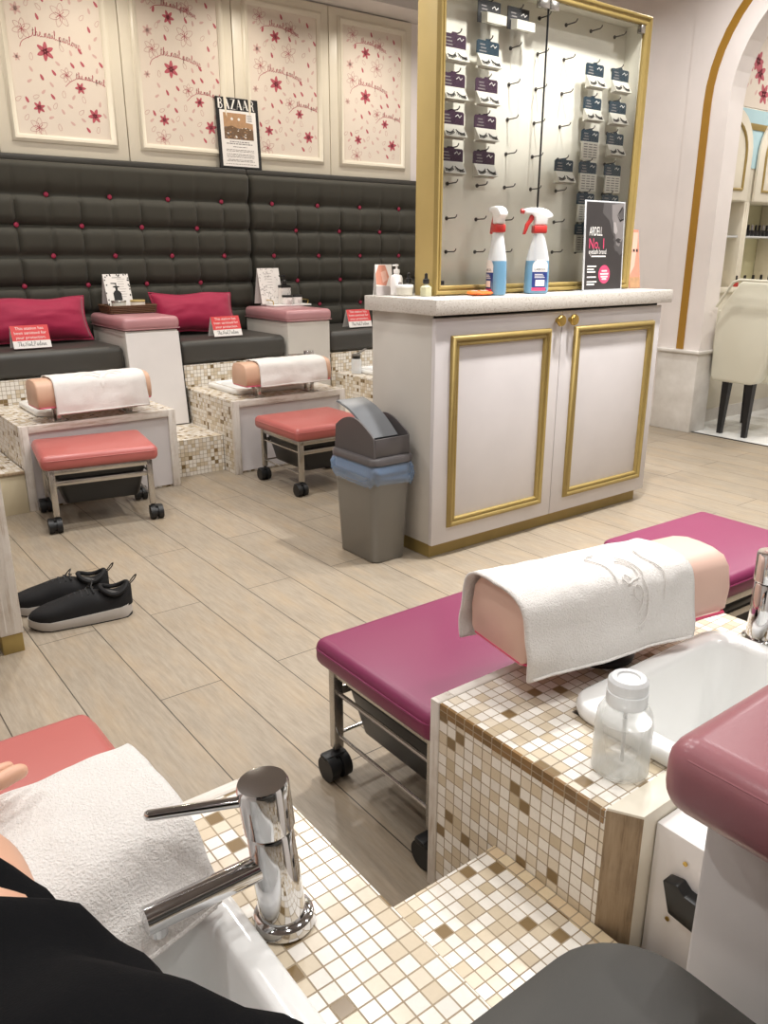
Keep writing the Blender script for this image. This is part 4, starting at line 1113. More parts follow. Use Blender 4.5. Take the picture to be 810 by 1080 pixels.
for (c, r), (card, kind) in packs.items():
    lab = ('%s %s pack, %s row down, %s column from the gold post' % (PN[card], ('false eyelash', 'pale printed', 'white boxed')[kind], ORD[r], ORD[c]))
    y = 2.4818-.047; loc = (HX[c]-.012+(.012 if c == 6 else -.012 if c == 0 else 0), y, HZ[r]-.006)
    if (card, kind) not in proto:
        p = pack(kind, card); proto[(card, kind)] = p; p.location = loc; p['label'] = lab; WM[p] = Matrix.Translation(loc)
    else: dup(proto[(card, kind)], loc, None, lab)

# ================================================================== THINGS ON THE WORKTOP
def spray(x, y, rz, label):
    t = thing('spray_bottle', label, 'spray bottle', (x, y, ZC+.0005), math.radians(rz), 'blue cleaner spray bottles')
    el = lambda w, d, z, dx=0: [(dx+1.14*w/2*math.copysign(abs(math.cos(a))**.8, math.cos(a)), 1.2*d/2*math.copysign(abs(math.sin(a))**.8, math.sin(a)), z) for a in [2*PI*i/24 for i in range(24)]]
    bm = nb(); loft(bm, [el(.076, .05, 0), (el(.084, .056, .004)), el(.088, .058, .02), el(.086, .057, .09), el(.082, .055, .128)]); part('blue_liquid', bm, 'blueliq', t, True, label='blue liquid in the lower half')
    bm = nb(); loft(bm, [el(.082, .055, .1282), el(.074, .05, .15), el(.058, .042, .185), el(.044, .036, .212), el(.036, .034, .226), el(.034, .034, .232)]); part('clear_shoulder', bm, 'frost', t, True)
    bm = nb(); box(bm, -.027, .027, -.021, .021, .2325, .262, .005); part('collar', bm, 'redplastic', t, True, label='red collar')
    bm = nb()
    prism(bm, [(-.022, .263), (.027, .263), (.03, .285), (.052, .292), (.05, .304), (.03, .320), (0, .328), (-.04, .328), (-.066, .324), (-.068, .306), (-.036, .303), (-.022, .29)], 'y', -.017, .017, .006)
    hd = part('spray_head', bm, 'whiteplastic', t, True)
    bm = nb(); prism(bm, [(-.04, .302), (-.024, .302), (-.026, .284), (-.044, .262), (-.058, .228), (-.068, .228), (-.058, .268), (-.046, .285)], 'y', -.008, .008, .003); part('trigger', bm, 'redplastic', hd, True, label='red trigger')
    bm = nb(); cyl(bm, (-.0675, 0, .315), (-.08, 0, .315), .0105, .009, 14); part('nozzle', bm, 'redplastic', hd, True, label='red nozzle')
    # curved label on the front
    bm = nb()
    def to(a, b, d=.0008):
                return V((1.14*a, -1.2*.0285*max(.2, (1-(abs(a)/.0435)**2.5))**.42-d, b))
    def patch(a0, a1, b0, b1, mi, d):
        n = 6
        for i in range(n):
            u0, u1 = a0+(a1-a0)*i/n, a0+(a1-a0)*(i+1)/n; poly(bm, [to(u0, b0, d), to(u1, b0, d), to(u1, b1, d), to(u0, b1, d)], mi)
    patch(-.026, .03, .012, .085, 0, .0008); patch(-.026, .03, .085, .105, 1, .0008)
    for i in range(6):
        w0 = .028*math.sqrt(max(0, 1-((i)/6)**2)); patch(.002-w0, .002+w0, .105+.0045*i, .105+.0045*(i+1), 1, .0008)
    patch(-.014, .02, .03, .054, 1, .0012); patch(-.026, .026, .012, .024, 2, .0012)
    text_into(bm, 'LABCOL', .0125, lambda a, b: to(a+.002, b+.094, .0014), 3, 'CENTER', .95)
    for i in range(3): patch(-.018, .02-.004*i, .062+.006*i, .0645+.006*i, 1, .0012)
    part('label', bm, ['navy', 'paperw', 'pink', 'black'], t, True, 0)
spray(2.305, 2.31, -112, 'blue spray bottle beside the orange wrapper, nearer the gold post')
spray(2.53, 2.305, -28, 'blue spray bottle facing out, nearer the eyelash poster')
bm = nb(); t2 = nb(); lathe(t2, [(.0, 0), (.05, .002), (.062, .008), (.058, .014), (.03, .016), (0, .018)], (0, 0, 0), 20)
for v in t2.verts: v.co.z += .004*noise.noise(v.co*60); v.co.x *= 1+.1*noise.noise(v.co*30)
t = thing('snack_wrapper', 'small crumpled orange wrapper by the spray bottle', 'wrapper', (2.225, 2.315, ZC+.001))
merge(bm, t2, 0, Matrix.Translation((2.225, 2.315, ZC+.001)) @ Matrix.Diagonal((.95, .7, 1, 1))); part('foil', bm, 'orange', t)
bm = nb()
for k in range(7): a = k*.9; box(bm, -.008, .008, -.003, .003, 0, .001, 0, 1, 0, Matrix.Translation((2.225+.03*math.cos(a), 2.315+.02*math.sin(a), ZC+.0185)) @ Matrix.Rotation(a, 4, 'Z'))
part('print', bm, 'paperw', t, label='white print')

# eyelash poster in a clear stand
t = thing('poster_stand', 'dark eyelash poster with a grey face in a clear stand', 'poster', (2.98, 2.31, ZC))
Mx = Matrix.Translation((2.975, 2.318, ZC+.006)) @ Matrix.Rotation(math.radians(-3), 4, 'X'); w, h = .254, .36
bm = nb(); box(bm, -w/2-.008, w/2+.008, -.001, .004, -.004, h+.006, .001, 1, 0, Mx); box(bm, -w/2-.008, w/2+.008, -.02, .05, -.0055, -.0035, .0005, 1, 0, Matrix.Translation((2.975, 2.318, ZC+.006))); part('clear_stand', bm, 'frost', t)
bm = nb(); to = lambda a, b, d=0: Mx @ V((a, -.0016-d, b))
poly(bm, [to(-w/2, 0), to(w/2, 0), to(w/2, h), to(-w/2, h)], 0)
fx = lambda a, b: (-w/2+a*w, b*h)
def fp_(L, mi, d): poly(bm, [to(*fx(a, b), d) for a, b in L], mi)
fp_([(.45, 1), (1, 1), (1, .42), (.93, .40), (.86, .44), (.80, .45), (.76, .5), (.78, .54), (.73, .58), (.76, .61), (.70, .66), (.66, .72), (.60, .80), (.42, .88)], 4, .0003)
fp_([(.66, .98), (1, 1), (1, .6), (.9, .5), (.82, .52), (.80, .58), (.78, .66), (.74, .74), (.68, .82)], 5, .0006)
fp_([(.84, .86), (.94, .94), (1, .95), (1, .84), (.92, .81)], 4, .0009)
fp_([(.72, .78), (.78, .78), (.84, .68), (.80, .64), (.74, .66)], 6, .0009)
fp_([(.82, .86), (.86, .9), (.93, .955), (.97, .96), (.9, .9)], 7, .0012); fp_([(.8, .875), (.9, .81), (1, .83), (1, .815), (.9, .785)], 7, .0012)
fp_([(.79, .575), (.86, .6), (.95, .58), (.9, .565), (.95, .545), (.86, .54)], 0, .0012)
text_into(bm, 'ARDELL', .040, lambda a, b: to(*[x+y for x, y in zip(fx(.26, .665), (a, b*1.3))], .0009), 1, 'CENTER', .62)
text_into(bm, 'No. 1', .062, lambda a, b: to(*[x+y for x, y in zip(fx(.30, .525), (a, b))], .0009), 2, 'CENTER', .78)
text_into(bm, 'eyelash brand', .03, lambda a, b: to(*[x+y for x, y in zip(fx(.32, .437), (a, b))], .0009), 1, 'CENTER', .72)
for i, (b, l) in enumerate(((.385, .38), (.27, .24), (.235, .18), (.205, .22), (.145, .24), (.09, .26), (.06, .2))):
    ribbon(bm, [fx(.06 if i else .16, b), fx((.06 if i else .16)+l, b)], .0055, lambda p, q: to(p, q, .0009), 1)
t2 = [(.52+.155*math.cos(2*PI*i/24), .175+.108*math.sin(2*PI*i/24)) for i in range(24)]; fp_(t2, 2, .0009)
for b, l in ((.215, .07), (.18, .11), (.148, .09), (.12, .06)): ribbon(bm, [fx(.52-l, b), fx(.52+l, b)], .006, lambda p, q: to(p, q, .0012), 3)
part('printed_poster', bm, ['darkprint', 'paperw', 'pink', 'paperw', 'face1', 'face2', 'face3', 'black'], t, smooth=0)
# skin tone tent card behind it
t = thing('tent_card', 'salmon pink folded tent card at the end of the worktop', 'card', (3.312, 2.42, ZC))
bm = nb(); Mz = Matrix.Translation((3.30, 2.425, ZC+.0005)) @ Matrix.Rotation(math.radians(-6), 4, 'Z')
prism(bm, [(-.045, 0), (-.042, 0), (0, .255), (.042, 0), (.045, 0), (.003, .262), (-.003, .262)], 'x', -.036, .036, 0, 0, Mz); part('folded_card', bm, 'salmon', t)
bm = nb(); n_ = lambda a, b: Mz @ V((a, -.0455+b*(.042/.262)-.0006, b))
poly(bm, [n_(-.033, .06), n_(.0, .10), n_(.025, .2), n_(.033, .25), n_(-.02, .25), n_(-.033, .18)], 0); poly(bm, [n_(-.033, .002), n_(.033, .002), n_(.033, .05), n_(-.033, .05)], 1)
for a in (-.02, .0, .02): ribbon(bm, [(a-.006, .17), (a+.006, .17)], .012, lambda p, q: n_(p, q)+V((-.0003, -.0006, 0)), 2)
part('printed_face', bm, ['skinpink', 'brownphoto', 'black'], t, smooth=0)

# items at the near end of the worktop, beside the gold post
def deco3(bm, to, w, h):
    poly(bm, [to(-w/2, h*.35), to(w*.1, h*.3), to(w*.3, h*.6), to(w*.1, h*.98), to(-w*.3, h*.98), to(-w/2, h*.7)], 0)
    poly(bm, [to(-w/2, 0), to(w/2, 0), to(w*.3, h*.28), to(-w/2, h*.3)], 1)
    poly(bm, [to(-w*.1, h*.4, .0007), to(w*.2, h*.5, .0007), to(w*.1, h*.8, .0007), to(-w*.2, h*.75, .0007)], 2)
    return ['salmon', 'lightprint', 'skinpink']
card_stand('photo_card', 1.958, 2.575, ZC+.0005, .088, .115, 5, 6, 'small photo card with pink flowers at the worktop corner', deco3)
t = thing('pump_bottle', 'white pump bottle with small grey label at the worktop corner', 'bottle', (1.985, 2.535, ZC))
bm = nb(); lathe(bm, [(.022, 0), (.024, .003), (.0245, .062), (.021, .073), (.011, .078), (.011, .082)], (1.985, 2.535, ZC+.0005), 24); part('bottle_body', bm, 'whiteplastic', t)
bm = nb(); lathe(bm, [(.0125, .0825), (.0125, .096), (.004, .098), (.004, .108), (.008, .109), (.008, .115), (0, .116)], (1.985, 2.535, ZC+.0005), 16); box(bm, 1.965, 1.99, 2.531, 2.539, ZC+.109, ZC+.115, .002); part('pump', bm, 'whiteplastic', t)
bm = nb(); box(bm, 1.975, 1.991, 2.5085, 2.5115, ZC+.034, ZC+.05, .0005, 1, 0); part('label', bm, 'greyprint', t, label='grey square label')
t = thing('cream_jar', 'white frosted pot in front of the white pump bottle', 'jar', (1.985, 2.49, ZC))
bm = nb(); lathe(bm, [(.026, 0), (.03, .003), (.0325, .03)], (1.984, 2.482, ZC+.0005), 24); part('pot', bm, 'traywhite', t)
bm = nb(); lathe(bm, [(.0335, .0303), (.0335, .039), (.03, .041), (0, .041)], (1.984, 2.482, ZC+.0005), 24); part('lid', bm, 'whiteplastic', t)
def dropper(x, y, label, m):
    t = thing('dropper_bottle', label, 'bottle', (x, y, ZC), 0, 'dropper bottles by the gold post')
    bm = nb(); rr_loft(bm, [(.032, .032, .006, 0), (.034, .034, .006, .003), (.034, .034, .006, .034), (.016, .016, .006, .042), (.014, .014, .006, .046)], (x, y, ZC+.0005)); part('glass_body', bm, m, t)
    bm = nb(); lathe(bm, [(.0115, .0465), (.0125, .048), (.0125, .062), (.008, .064), (.0065, .068), (.006, .082), (0, .086)], (x, y, ZC), 16); part('dropper_cap', bm, 'black', t, label='black dropper cap')
dropper(2.03, 2.515, 'clear dropper bottle next to the white pot', 'clear')
dropper(2.022, 2.40, 'pale amber dropper bottle touching the gold post', 'amberliq')

# ================================================================== FRAMED MAGAZINE COVER
t = thing('magazine_board', 'black edged magazine cover board leaning on the flowered panels', 'poster board', (2.667, 5.02, 1.687))
MW, MH = .302, .42; Mx = Matrix.Translation((2.667, 5.066, 1.6872)) @ Matrix.Rotation(math.radians(-3.2), 4, 'X')
bm = nb(); box(bm, -MW/2, MW/2, -.004, .004, 0, MH, .001, 1, 0, Mx); part('board', bm, 'black', t)
bm = nb(); to = lambda a, b, d=0: Mx @ V((a, -.0045-d, b))
PW = .258; poly(bm, [to(-PW/2, .012), to(PW/2, .012), to(PW/2, .345), to(-PW/2, .345)], 0)
poly(bm, [to(-.105, .175, .0003), to(.105, .175, .0003), to(.105, .33, .0003), to(-.105, .33, .0003)], 1)
poly(bm, [to(-.105, .175, .0006), to(.105, .175, .0006), to(.105, .235, .0006), to(.06, .25, .0006), (to(0, .24, .0006)), to(-.05, .255, .0006), to(-.105, .24, .0006)], 2)
rr = random.Random(6)
for k in range(60):
    a, b = rr.uniform(-.1, .1), rr.uniform(.178, .245); s = rr.uniform(.003, .009)
    poly(bm, [to(a-s, b, .0009), to(a+s, b-s*.4, .0009), to(a+s*.8, b+s*.7, .0009), to(a-s*.5, b+s*.6, .0009)], rr.choice((0, 3, 1, 2)))
for a in (-.045, .005): poly(bm, [to(a+.009*math.cos(i), .295+.009*math.sin(i), .0009) for i in [2*PI*j/10 for j in range(10)]], 0)
poly(bm, [to(.055, .28, .0007), to(.108, .275, .0007), to(.11, .335, .0007), to(.06, .335, .0007)], 0)
for i in range(4): ribbon(bm, [(.065, .322-.011*i), (.1, .322-.011*i)], .004, lambda p, q: to(p, q, .0012), 3)
for i, (b, l, wd) in enumerate(((.16, .07, .006), (.148, .095, .006), (.13, .05, .004), (.112, .1, .0035), (.103, .1, .0035), (.086, .1, .0035), (.077, .1, .0035), (.068, .098, .0035), (.052, .09, .0035), (.044, .1, .0035), (.026, .11, .003))):
    x = -l
    while x < l:
        e = min(l, x+rr.uniform(.008, .025)); ribbon(bm, [(x, b), (e, b)], wd, lambda p, q: to(p, q, .0006), 4); x = e+.004
# masthead lettering BAZAAR, tall high-contrast capitals
def thick(x0, z0, x1, z1, w): poly(bm, [to(x0-w/2, z0, .0006), to(x0+w/2, z0, .0006), to(x1+w/2, z1, .0006), to(x1-w/2, z1, .0006)], 5)
z0, z1 = .352, .411; lw = .0445; TH, TN = .0115, .0022
def ltr(c, x):
    if c in 'BR':
        thick(x+.008, z0, x+.008, z1, TH); zm = (z0+z1)/2+.002
        arc = lambda zc, r, rx: [(x+.014+rx*math.cos(a), zc+r*math.sin(a)) for a in [PI/2-PI*i/10 for i in range(11)]]
        u = arc((zm+z1)/2, (z1-zm)/2, .014); L = [to(p, q, .0006) for p, q in u]; ribbon(bm, u, .005, lambda p, q: to(p, q, .0006), 5)
        if c == 'B': ribbon(bm, arc((zm+z0)/2, (zm-z0)/2, .0175), .006, lambda p, q: to(p, q, .0006), 5)
        else: ribbon(bm, catmull([(x+.016, zm), (x+.026, zm-.006), (x+.027, z0+.008), (x+.034, z0)], 4), .006, lambda p, q: to(p, q, .0006), 5)
    elif c == 'A': thick(x+.034, z0, x+.017, z1, TH); thick(x+.002, z0, x+.016, z1, TN); thick(x+.0, z0+.018, x+.0, z0+.02, .001); ribbon(bm, [(x+.006, z0+.018), (x+.028, z0+.018)], .0018, lambda p, q: to(p, q, .0006), 5)
    elif c == 'Z': thick(x+.007, z0, x+.030, z1, TH); ribbon(bm, [(x+.002, z1-.001), (x+.034, z1-.001)], TN, lambda p, q: to(p, q, .0006), 5); ribbon(bm, [(x+.003, z0+.001), (x+.037, z0+.001)], TN, lambda p, q: to(p, q, .0006), 5)
for i, c in enumerate('BAZAAR'): ltr(c, -.1385+i*lw+(.002 if c == 'R' else 0))
part('printed_cover', bm, ['paperw', 'brownphoto', 'brownphoto2', 'midprint', 'greyprint', 'paperw'], t, smooth=0)

# ================================================================== GREY BIN
t = thing('swing_bin', 'grey swing lid bin with blue liner beside the white cabinet', 'bin', (1.787, 2.43, 0))
c = (1.784, 2.43, 0)
bm = nb(); rr_loft(bm, [(.150, .236, .03, .001), (.158, .244, .032, .006), (.190, .280, .034, .385), (.190, .280, .034, .395), (.176, .266, .03, .395), (.146, .23, .03, .02)], c); part('bin_body', bm, 'bin', t)
# liner folded over the rim
bm = nb(); q = nb(); rows = []
pro = rrect(1, 1, .16, 8); n = len(pro)
for k in range(11):
    v = k/10; r = []
    for i, (x, y) in enumerate(pro):
        hem = .328+.010*math.sin(i*.55+1)+.006*math.sin(i*1.7+1)-.03*max(0, -y-.1)
        z = .397*(1-v)+hem*v
        o = .004+.010*math.sin(v*PI)*(1+.7*noise.noise(V((i*.8, v*3, 1))))+.006*v*(1+noise.noise(V((i*.5, v*4, 5))))+.004*noise.noise(V((i*1.9, v*9, 2)))
        W_ = .190-.018*(1-v)*0-.006*v; D_ = .280-.007*v
        r.append(q.verts.new((c[0]+x*(W_+2*o), c[1]+y*(D_+2*o), z)))
    rows.append(r)
for a, b in zip(rows, rows[1:]):
    for i in range(n): q.faces.new((a[i], a[(i+1) % n], b[(i+1) % n], b[i]))
bmesh.ops.recalc_face_normals(q, faces=q.faces); merge(bm, q); part('bag_liner', bm, 'liner', t, smooth=60, label='translucent blue bag liner')
bm = nb(); rr_loft(bm, [(.196, .287, .036, .398), (.206, .297, .038, .399), (.206, .297, .038, .418), (.198, .289, .036, .424), (.172, .262, .03, .426), (.160, .25, .03, .426), (.16, .25, .03, .40)], c, 0, False); part('lid_collar', bm, 'binlid', t)
# hood: two curved cheeks and low end walls
bm = nb(); w, d = .170, .262
def cheek(x0, x1):
    P = [(c[1]-d/2, .4262), (c[1]-d/2+.004, .496)]
    for i in range(13):
        a = i/12; y = c[1]-d/2+.012+(d-.02)*a; P.append((y, .500+.062*math.sin(PI*min(1, a*.80+.06))**1.2 if a < .9 else .500+.062*math.sin(PI*.78)**1.2-.02*(a-.9)*10))
    P += [(c[1]+d/2, .4262)]
    prism(bm, P, 'x', x0, x1, 0)
cheek(c[0]-w/2, c[0]-w/2+.007); cheek(c[0]+w/2-.007, c[0]+w/2)
box(bm, c[0]-w/2+.006, c[0]+w/2-.006, c[1]-d/2, c[1]-d/2+.007, .4262, .498, .002); box(bm, c[0]-w/2+.006, c[0]+w/2-.006, c[1]+d/2-.007, c[1]+d/2, .4262, .52, .002)
part('lid_hood', bm, 'binlid', t)
# the flap tipped up at the back
bm = nb(); secs = []
for i in range(9):
    a = i/8; y = c[1]-.098+.245*a*math.cos(.42); z = .497+.114*a+.022*math.sin(PI*a)
    secs.append([(c[0]-.074, y, z), (c[0]+.052, y, z), (c[0]+.055, y+.003, z-.006), (c[0]-.077, y+.003, z-.006)])
loft(bm, secs)
part('swing_flap', bm, 'binflap', t, label='blue grey flap tipped open')

# ================================================================== SHOES
def shoe(heel, toe, label, lift=0):
    heel, toe = V(heel), V(toe); d = toe-heel; L = d.length; a = math.atan2(d.y, d.x)
    t = thing('sneaker', label, 'shoe', (heel.x, heel.y, lift), a, 'pair of black sneakers on the floor')
    def half(u):   # half width along the length, u from heel 0 to toe 1
        return L*(.125+.05*math.sin(min(1, u/.75)*PI/2) - .0)*min(1, (max(0, u)*14)**.5, (max(0, 1-u)*5.5)**.5)
    us = [.004, .02, .06, .12, .2, .3, .42, .55, .68, .8, .89, .95, .985, .998]
    def ringp(u, sc, z): h = half(u)*sc; return h
    bm = nb(); secs = []
    for u in us:
        h = half(u); zb = .012*max(0, (u-.8)/.2)**2+.010*max(0, (.12-u)/.12)**2; th = .043-.014*u; x = u*L
        secs.append([(x, -h*.96, zb+.002), (x, h*.96, zb+.002), (x, h*1.06, zb+th*.5), (x, h, zb+th), (x, -h, zb+th), (x, -h*1.06, zb+th*.5)])
    loft(bm, secs); part('foam_sole', bm, 'sole', t, True, 60, label='pale grey foam sole')
    bm = nb(); secs = []
    for u in us:
        h = half(u)*.97; zb = .012*max(0, (u-.8)/.2)**2; x = u*L; secs.append([(x, -h, zb+.0002), (x, h, zb+.0002), (x, h, zb+.0035), (x, -h, zb+.0035)])
    loft(bm, secs); part('outsole', bm, 'rubber', t, True, 60)
    bm = nb(); secs = []
    hp = {.004: .102, .02: .110, .06: .104, .12: .090, .2: .086, .3: .094, .42: .106, .55: .098, .68: .083, .8: .072, .89: .064, .95: .056, .985: .046, .998: .038}
    for u in us:
        h = half(u)*.97; zb = .040-.014*u; top = hp[u]; x = u*L-(.012*L if u < .03 else 0); r = []
        for i in range(15):
            an = PI*i/14; yy = h*math.cos(an); k = .55 if u > .35 else .42
            yy = h*(1 if math.cos(an) >= 0 else -1)*abs(math.cos(an))**.75*(1-.30*(math.sin(an) if u < .6 else .2*math.sin(an)))
            r.append((x, yy, zb+(top-zb)*math.sin(an)**k if 0 < i < 14 else zb))
        secs.append(r)
    loft(bm, secs); part('knit_upper', bm, 'shoe', t, True, 70)
    bm = nb()   # collar opening
    pts = [(L*(.16+.135*math.cos(2*PI*i/20)), .040*math.sin(2*PI*i/20)*1.0, .088+.022*math.cos(2*PI*i/20)**2) for i in range(21)]; tube(bm, pts, .0075, 8); part('padded_collar', bm, 'shoe', t, True)
    bm = nb(); poly(bm, [(p[0], p[1]*.9, .080+.02*((p[0]-L*.16)/(L*.135))**2) for p in pts[:-1]]); part('inner_lining', bm, 'black', t, True, 0)
    bm = nb()
    for i in range(5):
        u = .36+.055*i; z = {0: .112, 1: .110, 2: .105, 3: .099, 4: .092}[i]; tube(bm, [(u*L, -.026, z-.012), (u*L+.006, 0, z+.001), (u*L, .026, z-.012)], .0028, 6)
    tube(bm, catmull([(.38*L, 0, .112), (.36*L, -.035, .118), (.42*L, -.045, .095), (.40*L, -.01, .112)], 5), .002, 5); part('laces', bm, 'rubber', t, True)
    bm = nb(); tube(bm, catmull([(.0, -.004, .108), (-.012, 0, .125), (-.022, .003, .134), (-.016, .006, .122), (.0, .006, .106)], 5), .002, 5); part('heel_loop', bm, 'shoe', t, True)
    bm = nb(); tube(bm, catmull([(.25*L, -half(.25)*.985, .060), (.36*L, -half(.36)*.995, .052), (.45*L, -half(.45)*.995, .060), (.34*L, -half(.34)*.97, .070)], 5), .0012, 4); ribbon(bm, [(.14*L, .044), (.2*L, .042)], .004, lambda p, q: (p, -half(.17)*1.04, q-.006)); part('side_stripe', bm, 'greyprint', t, True, label='thin grey side stripe')
shoe((.800, 2.462, 0), (.485, 2.535, 0), 'black sneaker nearer the viewer, with its grey sole in full view')
shoe((.775, 2.612, 0), (.462, 2.70, 0), 'black sneaker behind the other one, towards the coral stool')

# ================================================================== WHITEWASHED CABINET CORNER AT THE FRAME EDGE
t = thing('side_cabinet', 'whitewashed cabinet with gold foot at the frame edge by the sneakers', 'cabinet', (.12, 2.6, 0))
bm = nb(); box(bm, -.2, .425, 2.405, 2.80, .06, .93, .002); part('carcass', bm, 'white', t)
bm = nb(); box(bm, .376, .441, 2.388, 2.45, .062, .93, .002); box(bm, .392, .396, 2.3875, 2.389, .07, .92); box(bm, .418, .4215, 2.3875, 2.389, .07, .92); part('corner_post', bm, 'washed', t, label='whitewashed corner post')
bm = nb(); box(bm, .378, .438, 2.391, 2.45, 0, .0615, .002); part('foot', bm, 'gold', t, label='gold foot')
bm = nb(); box(bm, -.21, .45, 2.38, 2.81, .931, .965, .003); part('top_board', bm, 'quartz', t)

# ================================================================== NEAR DIVIDER, ARMREST AND SEAT
t = thing('divider_panel', 'upright raw edged panel behind the clear pump bottle, by the black bracket', 'panel', (.88, .53, .2))
bm = nb(); prism(bm, [(.8125, .552), (.955, .552), (.955, .508), (.838, .508)], 'z', .0, .409, .0015); part('panel_board', bm, 'cream', t)
bm = nb(); poly(bm, [(.8118, .5518, .0), (.8374, .5074, .0), (.8374, .5074, .405), (.8118, .5518, .405)])
bmesh.ops.solidify(bm, geom=bm.faces[:], thickness=.0006); part('raw_edge', bm, 'rawwood', t, label='worn brown wood edge')
t = thing('seat_box', 'white seat box with black hinge bracket under the near mauve armrest', 'seat box', (.9, .38, 0))
bm = nb(); box(bm, .868, .958, .305, .5065, .0, .388, .003); part('box_body', bm, 'whiteboard', t)
bm = nb(); prism(bm, [(.345, .262), (.46, .275), (.474, .322), (.452, .328), (.44, .318), (.345, .312)], 'x', .846, .8675, .002); bk = part('hinge_bracket', bm, 'blackplastic', t, label='black hinge bracket')
bm = nb()
for y, z in ((.455, .352), (.47, .245), (.415, .29)): bm = nb(); cyl(bm, (.8665 if z != .29 else .8455, y, z), (.865 if z != .29 else .8435, y, z), .0035, None, 10); part('screw', bm, 'brass', t)
t = thing('armrest_box', 'mauve padded white armrest closest to the viewer, by the clear bottle', 'armrest', (.64, .0, .0), 0, 'padded armrests between the stations')
bm = nb(); box(bm, .522, .80, -.42, .262, .0, .742, .004); part('box_body', bm, 'whiteboard', t)
bm = nb(); box(bm, .474, .816, -.43, .284, .7425, .808, .024, 5); part('padded_top', bm, 'mauvedark', t)
bm = nb(); tube(bm, [(.4795, -.42, .796), (.4795, .26, .796), (.486, .272, .796), (.50, .2785, .796), (.80, .2785, .796)], .0022, 6); part('piping', bm, 'mauvedark', t)
t = thing('seat_cushion', 'dark grey seat cushion at the bottom edge, beside the mosaic step', 'seat cushion', (.09, .0, .3), 0)
bm = nb(); rr_loft(bm, [(.72, .73, .06, .50), (.74, .745, .07, .52), (.74, .745, .07, .60), (.72, .725, .07, .622), (.66, .66, .07, .632)], (.108, -.062, .006), 0, True, 8); part('pad', bm, 'seatfab', t)
bm = nb(); box(bm, -.26, .46, -.43, .275, .0, .505, .003); part('seat_base', bm, 'mosaic', t, smooth=0, label='mosaic tiled base')

# ================================================================== PERSON (lap and leg of the seated viewer)
def skinned(verts, edges, radii, sub=2, root=0):
    me = bpy.data.meshes.new('sk'); me.from_pydata(verts, edges, []); me.update()
    o = bpy.data.objects.new('sk', me); COL.objects.link(o)
    sk = o.modifiers.new('s', 'SKIN'); sk.use_smooth_shade = True
    for i, r in enumerate(radii):
        d = me.skin_vertices[0].data[i]; d.radius = r if isinstance(r, tuple) else (r, r); d.use_root = (i == root)
    su = o.modifiers.new('u', 'SUBSURF'); su.levels = sub; su.render_levels = sub
    dg = bpy.context.evaluated_depsgraph_get(); m2 = bpy.data.meshes.new_from_object(o.evaluated_get(dg))
    bm = nb(); bm.from_mesh(m2); bpy.data.objects.remove(o); bpy.data.meshes.remove(me); bpy.data.meshes.remove(m2); return bm
t = thing('person', 'seated person in black trousers, bare leg on the towel covered footrest', 'person', (0, .05, .632))
# one continuous pair of legs: hip - knee - ankle - heel - foot - toes
vs = []; es = []; rs = []
def chain(pts, start=None):
    last = start
    for p, r in pts:
        vs.append(p); rs.append(r)
        if last is not None: es.append((last, len(vs)-1))
        last = len(vs)-1
    return last
hip = chain([((-.07, -.06, .715), (.09, .08))])
for s, hx in ((1, .0), (-1, -.26)):
    k = chain([((hx+.055 if s > 0 else hx, .12, .712), (.085, .06)), ((hx+.03, .30, .70), (.07, .056)), ((hx+.024, .44, .688), (.056, .05)), ((hx+.036, .53, .668), (.052, .05)), ((hx+.038, .60, .655), (.054, .05)), ((hx+.018, .70, .645), (.044, .042)), ((hx-.012, .80, .628), (.032, .032))], hip)
    f = chain([((hx-.005, .835, .61), (.034, .032)), ((hx+.04*s, .857, .604), (.036, .028)), ((hx+.078*s, .876, .596), (.036, .022))], k)
    chain([((hx-.04, .835, .597), (.029, .028))], k)
    for j, dz in enumerate((.036, .015, -.002, -.018, -.033)):
        ln = (.040, .040, .036, .031, .025)[j]; r = (.0105, .0072, .007, .0066, .0062)[j]
        p = V((hx+.092*s, .883, .588)); d = V((.85*s, .5-dz*4, -.10)).normalized(); w_ = V((-.45*s, .82, 0)).normalized(); e = p-w_*dz*1.05+V((0, 0, dz*.12))-d*.006
        chain([(tuple(e), r), (tuple(e+d*ln*.55+V((0, 0, .003))), r), (tuple(e+d*ln), r*.85)], f)
vs = [(x, y, z+(.018 if y < .62 else .018*max(0, (.8-y)/.18))) for x, y, z in vs]
bm = skinned(vs, es, rs, 2, 0); part('body', bm, 'skin', t, smooth=180)
# trousers: loose black cloth over the lap, ending just past the knees
q = nb(); secs = []
def trouser(hx, seed):
    secs = []
    prof = [(-.14, .13, .082, .722, .05), (-.05, .135, .082, .722, .055), (.06, .14, .08, .72, .055), (.16, .14, .078, .718, .055), (.23, .135, .076, .714, .05), (.29, .127, .074, .71, .04), (.36, .11, .071, .702, .033), (.42, .095, .068, .694, .026), (.48, .083, .066, .688, .022), (.54, .070, .063, .678, .016), (.605, .060, .058, .666, .012)]
    prof = [(a+(.03 if a > .5 else .01), b*.95, c_*.90, d_+.012, e_-.010) for a, b, c_, d_, e_ in prof]
    fine = catmull(prof, 5)
    for i, (y, w, h, z, cx) in enumerate(fine):
        r = []
        for j in range(40):
            a = 2*PI*j/40
            fold = .014*noise.noise(V((math.cos(a)*1.4+seed, y*9+math.sin(a)*2.5, math.sin(a)*1.4)))+.011*math.sin(y*46+3*math.cos(a+seed)+2.2*noise.noise(V((y*6, a, seed))))*max(0, math.cos(a*.5))
            r.append((hx+cx+(w+fold)*math.cos(a), y+.04*math.cos(a)*(-1 if y > .4 else 0)*((y-.4)/.15 if y > .4 else 0), z+(h+fold)*math.sin(a)))
        secs.append(r)
    return secs
bm = nb(); loft(bm, trouser(.0, 1.0)[:], 0, False); loft(bm, trouser(-.29, 4.0), 0, False)
